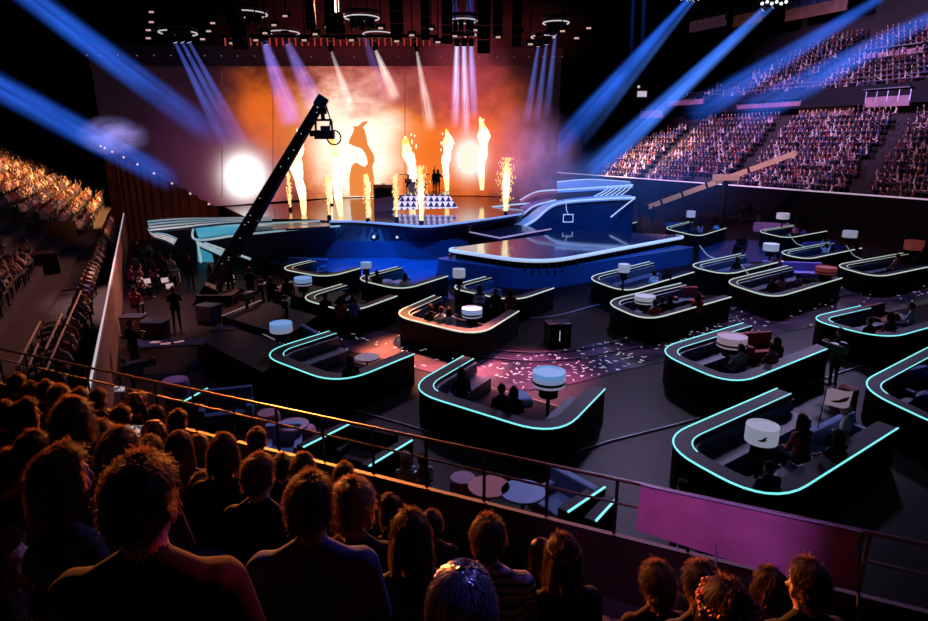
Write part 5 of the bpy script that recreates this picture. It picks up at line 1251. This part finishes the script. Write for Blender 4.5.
for i in range(46):                      # the front row leaning on the barrier
    t = 2.0 + i * .86 + R.uniform(-.1, .1); p = PL(t, .95, .75)
    person(R.choice(poses_[:3]), None, p, face + R.uniform(-.5, .1), 'spectator in the single row behind the long left barrier', 'row behind the left barrier', 1.0, BRIGHT)
rest += [c for _z, c in vis[IND:]]
inst = []
PALL = [(.20, .17, .19), (.04, .04, .07), (.5, .45, .48), (.2, .03, .04), (.02, .02, .04), (.02, .02, .03), (.02, .015, .03), (.2, .12, .1), (.12, .05, .14), (.6, .55, .55), (.05, .08, .2), (.10, .03, .05), (.05, .05, .05)]
for c in rest: inst.append((PL(*c), face + R.uniform(-.5, .2)))
faceR = math.atan2(dR.y, dR.x) - PI / 2
for k in range(14):
    t = -14.0
    while t < 50 - 1.2 * k:
        aisle = (t - .3 * k - 6) % 12.5
        if 1.0 < aisle < 11.6 and R.random() < .96 and not (k < 2 and 20 < t < 25): inst.append((PR(t + R.uniform(-.08, .08), .6 + .95 * k + .45, ZR0 + .52 * k), faceR + R.uniform(.1, .7)))
        t += .5
for k in range(13):
    t = -16.0
    while t < 38 - .9 * k:
        if 1.1 < (t - 10) % 12.0 < 11 and R.random() < (.85 if t < 30 else .5): inst.append((PR(t, 15.2 + .85 * k + .4, ZU0 + .55 * k), faceR + R.uniform(.1, .7)))
        t += .58
arr = {}
for p in poses_[1:] + ['small_sit_lap']:
    me = BODY[p]; me2 = me
    # a lighter copy for the mass
    o = bpy.data.objects.new('tmp', me); link(o); dm_ = o.modifiers.new('d', 'DECIMATE'); dm_.ratio = .22
    dg = bpy.context.evaluated_depsgraph_get(); dg.update(); m3 = bpy.data.meshes.new_from_object(o.evaluated_get(dg)); bpy.data.objects.remove(o)
    m3.calc_loop_triangles()
    v = np.empty(len(m3.vertices) * 3); m3.vertices.foreach_get('co', v); tr = np.empty(len(m3.loop_triangles) * 3, dtype=np.int32); m3.loop_triangles.foreach_get('vertices', tr)
    mi = np.empty(len(m3.loop_triangles), dtype=np.int32); m3.loop_triangles.foreach_get('material_index', mi); arr[p] = (v.reshape(-1, 3), tr.reshape(-1, 3), mi)
V_, T_, C_ = [], [], []; off = 0
keys = list(arr)
for p, rz in inst:
    v, tr, mi = arr[R.choice(['small_sit_lap', 'small_sit_lap', 'small_sit_clap', 'small_sit_clap', 'small_sit_clap', 'small_sit_up'])]; c, s = math.cos(rz), math.sin(rz)
    V_.append(np.column_stack((v[:, 0] * c - v[:, 1] * s + p.x, v[:, 0] * s + v[:, 1] * c + p.y, v[:, 2] + p.z))); T_.append(tr + off); off += len(v)
    sk = R.choice([(.45, .28, .2), (.5, .33, .25), (.35, .2, .15)]); top_ = R.choice(PALL); pal = np.array([sk, top_, (.03, .03, .05), (.02, .02, .02), R.choice([(.03, .02, .015), (.08, .05, .03), (.2, .14, .08)])]); C_.append(pal[mi])
V_, T_, C_ = np.vstack(V_), np.vstack(T_), np.vstack(C_)
me = bpy.data.meshes.new('crowd'); me.vertices.add(len(V_)); me.vertices.foreach_set('co', V_.ravel()); nT = len(T_)
me.loops.add(nT * 3); me.loops.foreach_set('vertex_index', T_.ravel().astype(np.int32)); me.polygons.add(nT); me.polygons.foreach_set('loop_start', np.arange(nT, dtype=np.int32) * 3); me.update(calc_edges=True)
ca = me.color_attributes.new('Col', 'FLOAT_COLOR', 'CORNER'); cc = np.ones((nT * 3, 4), dtype=np.float32); cc[:, :3] = np.repeat(C_, 3, axis=0); ca.data.foreach_set('color', cc.ravel())
cm = mat('crowd colours', (.2, .2, .2), .8, spec=.2); n = N(cm); at_ = n.n('Attribute', attribute_name='Col'); n.L(at_.outputs['Color'], cm.node_tree.nodes['Principled BSDF'].inputs['Base Color']); me.materials.append(cm)
tag(link(bpy.data.objects.new('crowd', me)), 'mass of seated spectators filling the right stands and far left stand', 'crowd', kind='stuff')

# ================================================================== RIG: RING TRUSSES, LAMPS, BEAMS
def beam_mat(name, c, st, p, r0, r1, L_):  # self-glowing volume in place of lamp light scattered by haze
    m = bpy.data.materials.new(name); m.use_nodes = True; n = N(m); m.node_tree.nodes.clear()
    tc = n.n('TexCoord'); sp = n.n('SeparateXYZ'); n.L(tc.outputs['Object'], sp.inputs[0]); zz = n.m('DIVIDE', sp.outputs[2], L_)
    f = n.m('POWER', n.m('SUBTRACT', 1.0, zz, None, True), p)
    rad = n.m('MULTIPLY_ADD', zz, r1 - r0, r0); x, y = n.m('DIVIDE', sp.outputs[0], rad), n.m('DIVIDE', sp.outputs[1], rad)
    rho = n.m('ADD', n.m('MULTIPLY', x, x), n.m('MULTIPLY', y, y)); soft = n.m('POWER', n.m('SUBTRACT', 1.0, rho, None, True), 1.6)
    cb = n.n('CombineXYZ'); n.L(x, cb.inputs[0]); n.L(y, cb.inputs[1]); n.L(n.m('MULTIPLY', zz, .8), cb.inputs[2])
    ns = n.n('TexNoise'); ns.inputs['Scale'].default_value = 2.6; ns.inputs['Detail'].default_value = 2; n.L(cb.outputs[0], ns.inputs['Vector'])
    nz = n.n('TexNoise'); nz.inputs['Scale'].default_value = .30; nz.inputs['Detail'].default_value = 4; ob = n.n('NewGeometry'); n.L(ob.outputs['Position'], nz.inputs['Vector'])
    g = n.m('MULTIPLY', n.m('MULTIPLY_ADD', nz.outputs['Fac'], 1.6, .2), n.m('MULTIPLY_ADD', ns.outputs['Fac'], 4.5, -1.4, True))
    pv = n.n('VolumePrincipled'); pv.inputs['Density'].default_value = 0.0; pv.inputs['Emission Color'].default_value = rgb(c)
    n.L(n.m('MULTIPLY', n.m('MULTIPLY', n.m('MULTIPLY', f, g), soft), st * 2.1), pv.inputs['Emission Strength']); o = n.n('OutputMaterial'); n.L(pv.outputs[0], o.inputs['Volume'])
    m.cycles.volume_step_rate = .2
    return m
def beam(lamp, p0, p1, r0, r1, c, st, p):
    v = p1 - p0; L_ = v.length; m = beam_mat('light beam', c, st, p, r0, r1, L_)
    o = MB().lathe([(r0 + (r1 - r0) * i / 8, L_ * i / 8) for i in range(9)], seg=18).build('light_beam', m, None, smooth=True)
    o.parent = lamp; o.rotation_euler = v.to_track_quat('Z', 'Y').to_euler(); o.location = p0 - Vector(lamp.location); return o
LENS = mat('lamp lens', (.5, .6, .7), .3, emit=(.7, .85, 1.0), es=1.6)
def spot(p, aim, label, group=None, name='moving_head_lamp', s=1.0):
    v = (aim - p).normalized(); t = thing(name, label, 'lamp', tuple(p), 0, group)
    MB().box((0, 0, .5 * s), (.5 * s, .4 * s, .2 * s), bev=.03).build('base', BLK, t)
    mb = MB()
    mb.box((0, 0, .44 * s), (.54 * s, .14 * s, .06 * s))
    for sx in (-.24, .24): mb.box((sx * s, 0, .22 * s), (.06 * s, .14 * s, .5 * s))
    mb.build('yoke', BLK, t)
    h = MB().lathe([(.12 * s, -.25 * s), (.19 * s, -.2 * s), (.2 * s, .25 * s), (.17 * s, .27 * s)], seg=16).build('head', BLK, t); h.rotation_euler = v.to_track_quat('Z', 'Y').to_euler()
    l = MB().lathe([(.15 * s, .272 * s), (.14 * s, .285 * s)], seg=16).build('lens', LENS, h)
    return t
CEILZ = 29.9
RINGM = mat('ring white light', (.4, .4, .4), .4, emit=(.9, .85, .9), es=.6)
RINGS = [(247, 14, 19.5, 47, 'pink-white ring truss highest at centre left'), (178, 33, 18, 46, 'leftmost ring truss carrying three blue beams'), (284, 33, 15, 52, 'ring truss fourth from the left above violet beams'), (362, 18, 17, 46, 'warm-lit ring truss just left of the centre'), (378, 34, 15, 54, 'small ring truss behind the warm-lit ring'),
         (463, 21, 14, 46, 'ring truss above the brightest white-blue beams'), (464, 35, 12, 54, 'small ring truss under the one with the brightest beams'), (556, 23, 13, 46, 'rightmost ring truss over fan of blue beams'), (543, 37, 12, 52, 'small ring truss left below the rightmost ring')]
for px, py, rpx, Y, lb in RINGS:
    c = D(px, py, Y); r_ = rpx * (c.y * math.cos(PITCH) - (c.z - EYE) * math.sin(PITCH)) / F
    t = thing('ring_truss', lb, 'truss', tuple(c), 0, 'ring trusses above the stage')
    MB().tube([(r_ * math.cos(a), r_ * math.sin(a), 0) for a in [i * 2 * PI / 32 for i in range(32)]], .042, 6, closed=True).build('light_ring', RINGM, t)
    MB().tube([(r_ * math.cos(a), r_ * math.sin(a), .3) for a in [i * 2 * PI / 32 for i in range(32)]], .12, 6, closed=True).build('truss_ring', BLK, t)
    for i in range(4):
        a = i * PI / 2 + .5; MB().tube([(r_ * math.cos(a), r_ * math.sin(a), .3), (.2 * math.cos(a), .2 * math.sin(a), 3.0)], .03, 5).build('sling', BLK, t)
    MB().tube([(0, 0, 2.9), (0, 0, CEILZ - c.z)], .05, 6).build('hoist_chain', BLK, t)
    for i in range(7):
        a = i * 2 * PI / 7; h = MB().box((r_ * .6 * math.cos(a), r_ * .6 * math.sin(a), -.35), (.35, .35, .7), bev=.06).build('hung_lamp', BLK, t)
BLU = (.03, .16, 1.0); VIO = (.35, .25, 1.0); WHI = (.75, .7, 1.0); WARM = (1.0, .85, .8)
BEAMS = [ # lamp pixel and distance, end pixel and distance, radii, colour, strength, falloff, words
 ((15, -14), 34, (222, 142), 46, .75, 1.2, BLU, .40, .9, 'lamp throwing the upper blue beam from the top left corner'),
 ((-40, 66), 32, (175, 182), 46, .85, 1.1, BLU, .36, .6, 'lamp throwing the lower broad blue beam from the left edge'),
 ((173, 38), 44, (228, 150), 46.5, .12, .6, (.12, .2, 1.0), .9, .8, 'left lamp of three under the leftmost ring'), ((180, 38), 44, (238, 148), 46.5, .12, .55, (.12, .2, 1.0), .9, .8, 'middle lamp of three under the leftmost ring'), ((187, 38), 44, (248, 150), 46.5, .12, .55, (.15, .2, 1.0), .8, .8, 'right lamp of three under the leftmost ring'),
 ((264, 40), 46, (293, 125), 48, .3, 1.2, VIO, .85, .6, 'left lamp of two throwing violet beams near the fourth ring'), ((286, 40), 47, (318, 110), 49, .3, 1.1, VIO, .6, .6, 'right lamp of two throwing violet beams near the fourth ring'),
 ((330, 47), 47, (352, 112), 50, .08, .6, WARM, 1.2, .7, 'lamp of the left thin white beam at the screen'), ((374, 46), 48, (396, 100), 51, .1, .7, WARM, 1.6, .7, 'lamp of the middle thin white beam at the screen'), ((416, 47), 48, (431, 130), 52, .08, .7, WARM, 1.3, .7, 'lamp of the right thin white beam at the screen'),
 ((362, 28), 48, (388, 105), 52, .2, .9, VIO, .18, .6, 'violet beam lamp under the warm-lit ring'),
 ((457, 42), 47, (455, 128), 49, .2, .5, (.55, .55, 1.0), 2.6, .9, 'left lamp of the brightest white-blue pair'), ((464, 42), 47, (466, 138), 49, .2, .5, (.55, .55, 1.0), 2.6, .9, 'middle lamp of the brightest white-blue beams'), ((471, 42), 47, (474, 120), 49, .2, .5, (.35, .4, 1.0), 2.0, .9, 'right lamp of the brightest white-blue pair'),
 ((452, -20), 46, (456, 30), 46, .25, .4, BLU, .35, .3, 'upper lamp left above the brightest beams'), ((470, -20), 46, (470, 30), 46, .25, .4, BLU, .35, .3, 'upper lamp right above the brightest beams'),
 ((539, 42), 47, (526, 125), 49, .12, .5, (.18, .25, 1.0), 1.1, .9, 'left lamp of the fan under the rightmost ring'), ((547, 40), 47, (536, 125), 49, .12, .45, (.18, .25, 1.0), 1.1, .9, 'middle lamp of the fan under the rightmost ring'), ((556, 30), 47, (546, 118), 49, .12, .45, (.18, .25, 1.0), 1.0, .9, 'right lamp of the fan under the rightmost ring'),
 ((690, -2), 56, (548, 158), 62, .35, 1.5, BLU, .85, .9, 'lamp of the left blue beam crossing towards the right wing'), ((696, -2), 56, (575, 150), 62, .2, .8, (.08, .25, 1.0), .5, 1.0, 'second lamp beside that of the left blue crossing beam'),
 ((766, 7), 52, (588, 176), 60, .3, 1.5, (.05, .2, 1.0), .9, .7, 'lamp of the strongest blue beam crossing the right stand'), ((776, 4), 52, (620, 150), 60, .2, 1.0, (.1, .28, 1.0), .6, 1.0, 'second lamp beside that of the strongest blue beam'),
 ((900, -14), 46, (690, 116), 58, .35, 1.6, BLU, .52, .7, 'lamp of the blue beam over the middle of upper right tier'), ((960, 2), 42, (740, 118), 56, .5, 1.8, BLU, .42, .7, 'lamp of the blue beam at the right edge of the picture'),
 ((634, -20), 60, (631, 60), 60, .2, .25, BLU, .22, .4, 'left lamp of faint upright blue beams beside upper tier'), ((645, -20), 60, (642, 58), 60, .2, .25, BLU, .22, .4, 'right lamp of faint upright blue beams beside upper tier')]
for (x0, y0), Y0, (x1, y1), Y1, r0, r1, c, st_, p, lb in BEAMS:
    a, b = D(x0, y0, Y0), D(x1, y1, Y1); t = spot(a, b, lb, 'moving head lamps with beams'); beam(t, a, b, r0, r1, c, st_, p)
# clusters at the heads of the two strong right beams, small hanging lamps, red lamp row
AMBL = mat('pink lamp face', (.5, .35, .35), .4, emit=(1, .62, .55), es=.6)
small = [(x, y) for x in (150, 153) for y in ((14, 24) if x == 153 else (32, 40))] + [(214, 25), (210, 33), (204, 41), (275, 27), (266, 35), (257, 42), (286, 18), (305, 42), (316, 36), (328, 29), (352, 42), (381, 30), (397, 43), (412, 37), (431, 31), (438, 44), (455, 38), (476, 32), (498, 39), (515, 45), (519, 33), (530, 46), (562, 33), (576, 40), (588, 30), (233, 45), (243, 46)]
for i, (x, y) in enumerate(small):
    p = D(x, y, 45); t = thing('hanging_lamp', 'small hanging lamp with pinkish face above the screen', 'lamp', tuple(p), 0, 'small hanging lamps above the screen')
    MB().box((0, 0, .18), (.6, .4, .36), bev=.03).build('housing', BLK, t); MB().box((0, -.21, .08), (.32, .03, .11)).build('lens', AMBL, t); MB().tube([(0, 0, .3), (0, 0, CEILZ - p.z)], .045, 5).build('cable', BLK, t)
rl = thing('lamp_bar', 'long bar with row of small red lamps above the screen', 'lamps', tuple(D(330, 42, 46))); REDL = mat('red lamp', (.4, .05, .04), .5, emit=(1, .10, .06), es=.38)
MB().box((0, 0, .35), (15, .3, .2)).build('bar', BLK, rl)
for i in range(34): MB().box((-7.2 + i * .44, -.05, 0), (.07, .07, .5)).build('red_lamp', REDL, rl)
for i, (x, y, w_, h_) in enumerate([(232, 12, 12, 34), (330, 10, 10, 40), (396, 5, 12, 50), (425, 10, 8, 50), (447, 20, 10, 40), (484, 18, 12, 60), (517, 20, 9, 45), (237, 38, 9, 18), (243, 36, 8, 22), (339, 26, 10, 22), (498, 10, 9, 40), (310, 8, 9, 36)]):
    p = D(x, y, 43.5); k_ = 43.5 / F; t = thing('speaker_array', 'dark hanging column of loudspeakers among the ring trusses', 'speaker', tuple(p), 0, 'hanging loudspeaker columns')
    for q in range(5): MB().box((0, .05 * q * q * .3, h_ * k_ * (.4 - .2 * q)), (w_ * k_, .5, h_ * k_ * .19), rot=Euler((.05 * q, 0, 0)), bev=.03).build('cabinet', BLK, t)
    MB().tube([(0, 0, h_ * k_ * .45), (0, 0, CEILZ - p.z)], .05, 5).build('cable', BLK, t)
for i, (x, y, Y) in enumerate([(690, 0, 56), (771, 5, 52)]):
    t = thing('lamp_cluster', ['cluster of white-green lamps heading the left blue crossing beam', 'cluster of white-green lamps heading the strongest blue beam'][i], 'lamps', tuple(D(x, y, Y)))
    MB().tube([(-1.1, 0, .35), (1.1, 0, .35)], .08, 6).build('bar', BLK, t); MB().tube([(0, 0, .35), (0, 0, 8)], .05, 5).build('cable', BLK, t)
    for q in range(6): MB().ball((-.9 + .36 * q, -.5, .12 * (q % 2)), .12, 2).build('lens', mat('mint lamp', (.5, .6, .6), .4, emit=(.75, 1, 1), es=1.3), t)

# coloured smoke and glow by the stage, volumes that emit their own light
def smoke(c, r, colr, st_, label, sc=.35):
    m = bpy.data.materials.new('smoke'); m.use_nodes = True; n = N(m); m.node_tree.nodes.clear(); tc = n.n('TexCoord'); vm = n.n('VectorMath', operation='LENGTH'); n.L(tc.outputs['Object'], vm.inputs[0])
    nz = n.n('TexNoise'); nz.inputs['Scale'].default_value = 2.2; nz.inputs['Detail'].default_value = 6; nz.inputs['Roughness'].default_value = .62; n.L(tc.outputs['Object'], nz.inputs['Vector'])
    f = n.m('MULTIPLY', n.m('SUBTRACT', 1.0, vm.outputs['Value'], None, True), n.m('MULTIPLY_ADD', nz.outputs['Fac'], 3.2, -1.05, True))
    pv = n.n('VolumePrincipled'); pv.inputs['Density'].default_value = 0; pv.inputs['Emission Color'].default_value = rgb(colr); n.L(n.m('MULTIPLY', f, st_), pv.inputs['Emission Strength']); o = n.n('OutputMaterial'); n.L(pv.outputs[0], o.inputs['Volume']); m.cycles.volume_step_rate = .3
    ob = MB().ball((0, 0, 0), 1, 3).build('smoke', m); ob.location = c; ob.scale = r; tag(ob, label, 'smoke', kind='stuff')
smoke(D(531, 160, 50), (4.2, 2.5, 4.6), (.42, .2, .55), .42, 'purple smoke drifting beside the right stage wing')
smoke(D(635, 188, 50), (9, 5, 4.0), (.03, .12, .6), .06, 'thin blue glow before the stage end of the right barrier')  # added glow in place of blue light at the dark barrier end
smoke(D(572, 180, 48), (4, 2, 2.5), (.10, .16, .6), .25, 'blue glow low over the right stage wing')  # another added glow for the blue light around the wing
smoke(D(465, 85, 50), (4, 2, 5.5), (.8, .1, .15), .3, 'crimson smoke around the brightest beams')
smoke(D(400, 35, 50), (15, 3, 4.2), (.55, .06, .08), .05, 'faint red haze among the ring trusses above the screen')
smoke(D(500, 120, 50), (4.2, 2, 4.5), (.7, .12, .05), .28, 'red smoke at the right side of the screen')
smoke(D(113, 136, 43), (2.5, 1.4, 1.4), (.42, .36, 1.0), .75, 'pale violet glow where the lower left beam ends')  # bright spot on the lower left beam, put in as a glowing volume

# ================================================================== LIGHT
w = bpy.data.worlds.new('world'); scn.world = w; w.use_nodes = True; w.node_tree.nodes['Background'].inputs[0].default_value = (.25, .3, .6, 1); w.node_tree.nodes['Background'].inputs[1].default_value = .004
def lamp(name, kind, loc, aim, power, c, size=1.0, angle=60, blend=.6):
    l = bpy.data.lights.new(name, kind); l.energy = power; l.color = c
    if kind == 'SPOT': l.spot_size = math.radians(angle); l.spot_blend = blend; l.shadow_soft_size = size
    elif kind == 'AREA': l.size = size
    else: l.shadow_soft_size = size
    o = bpy.data.objects.new(name, l); link(o); o.location = loc; o.rotation_euler = (Vector(aim) - Vector(loc)).to_track_quat('-Z', 'Y').to_euler(); return o
lamp('warm_back_light', 'SPOT', (-12, 42, 13), (-2.6, 2.4, 5.2), 260000, (1, .25, .04), .4, 20)
lamp('warm_left_stand_light', 'SPOT', (-14, 66, 20), (-36, 50, 3), 330000, (1, .40, .12), 1.0, 50)
lamp('warm_left_stand_light', 'SPOT', (-8, 44, 16), (-18, 24, 2), 75000, (1, .36, .26), 1.0, 50)
lamp('violet_right_stand_light', 'SPOT', (2, 60, 22), (34, 72, 6), 95000, (.75, .42, 1), 1.0, 60)
lamp('pink_right_stand_light', 'SPOT', (8, 40, 20), (42, 56, 6), 26000, (1, .42, .62), 1.0, 70)
lamp('warm_right_stand_light', 'SPOT', (4, 70, 14), (22, 78, 5), 110000, (1, .55, .45), 1.0, 30)
lamp('upper_tier_light', 'SPOT', (5, 60, 26), (46, 70, 15), 26000, (.6, .4, 1), 1.0, 45)
lamp('blue_stage_light', 'SPOT', (6, 20, 20), (4, 36, 0), 24000, (.05, .24, 1), 1.0, 55)
lamp('blue_stage_light', 'SPOT', (16, 30, 20), (12, 40, 0), 18000, (.06, .27, 1), 1.0, 65)
lamp('blue_stage_light', 'SPOT', (-6, 24, 18), (-3, 38, .3), 14000, (.03, .27, 1), 1.0, 40)
lamp('blue_apron_light', 'SPOT', (-3, 33, 19), U(392, 268), 60000, (.02, .24, 1), 1.0, 32, .9)
lamp('rose_floor_light', 'SPOT', (-14, 30, 18), U(155, 315), 42000, (1, .50, .46), .5, 26)
lamp('walkway_reflection_fill', 'SPOT', (0, 30, 14), U(400, 350), 190000, (1, .30, .10), .3, 11, .8)  # unseen spots added to imitate the screen's orange reflection on the walkway
lamp('walkway_reflection_fill', 'SPOT', (0, 30, 14), U(458, 370), 130000, (1, .28, .20), .3, 12, .8)
lamp('walkway_reflection_fill', 'SPOT', (3, 30, 14), U(530, 374), 60000, (1, .25, .42), .3, 15, .8)
lamp('pod_light', 'SPOT', (10, 34, 16), (7, 18, .5), 9500, (.62, .5, .95), 1.0, 60)
lamp('pod_light', 'SPOT', (22, 38, 16), (16, 28, .5), 12000, (.6, .48, .95), 1.0, 60)
lamp('pod_light', 'SPOT', (-4, 32, 16), (-2, 20, .5), 4500, (.65, .48, .9), 1.0, 60)
lamp('table_light', 'SPOT', (-2, 16, 9), (-1, 11, .5), 700, (.6, .5, 1), .5, 60)
lamp('violet_near_light', 'SPOT', (5, 10, 12), (1.2, 2, 4.8), 1300, (.30, .2, 1), .5, 50)
lamp('blue_hair_light', 'SPOT', (.9, 3.2, 9), NEAR[462].location + Vector((0, 0, 1.35)), 260, (.22, .22, 1), .1, 10)
lamp('red_shoulder_light', 'SPOT', (2.0, 3.4, 8.5), NEAR[141].location + Vector((.28, 0, 1.0)), 1500, (1, .05, .03), .1, 7)
lamp('panel_light', 'SPOT', (.9, 1.2, 8.5), onrail(672, 503), 520, (.80, .28, .9), .1, 24)
lamp('drape_light', 'SPOT', (-12, 30, 10), (-25, 46, 4), 9000, (1, .36, .16), 1.0, 50)
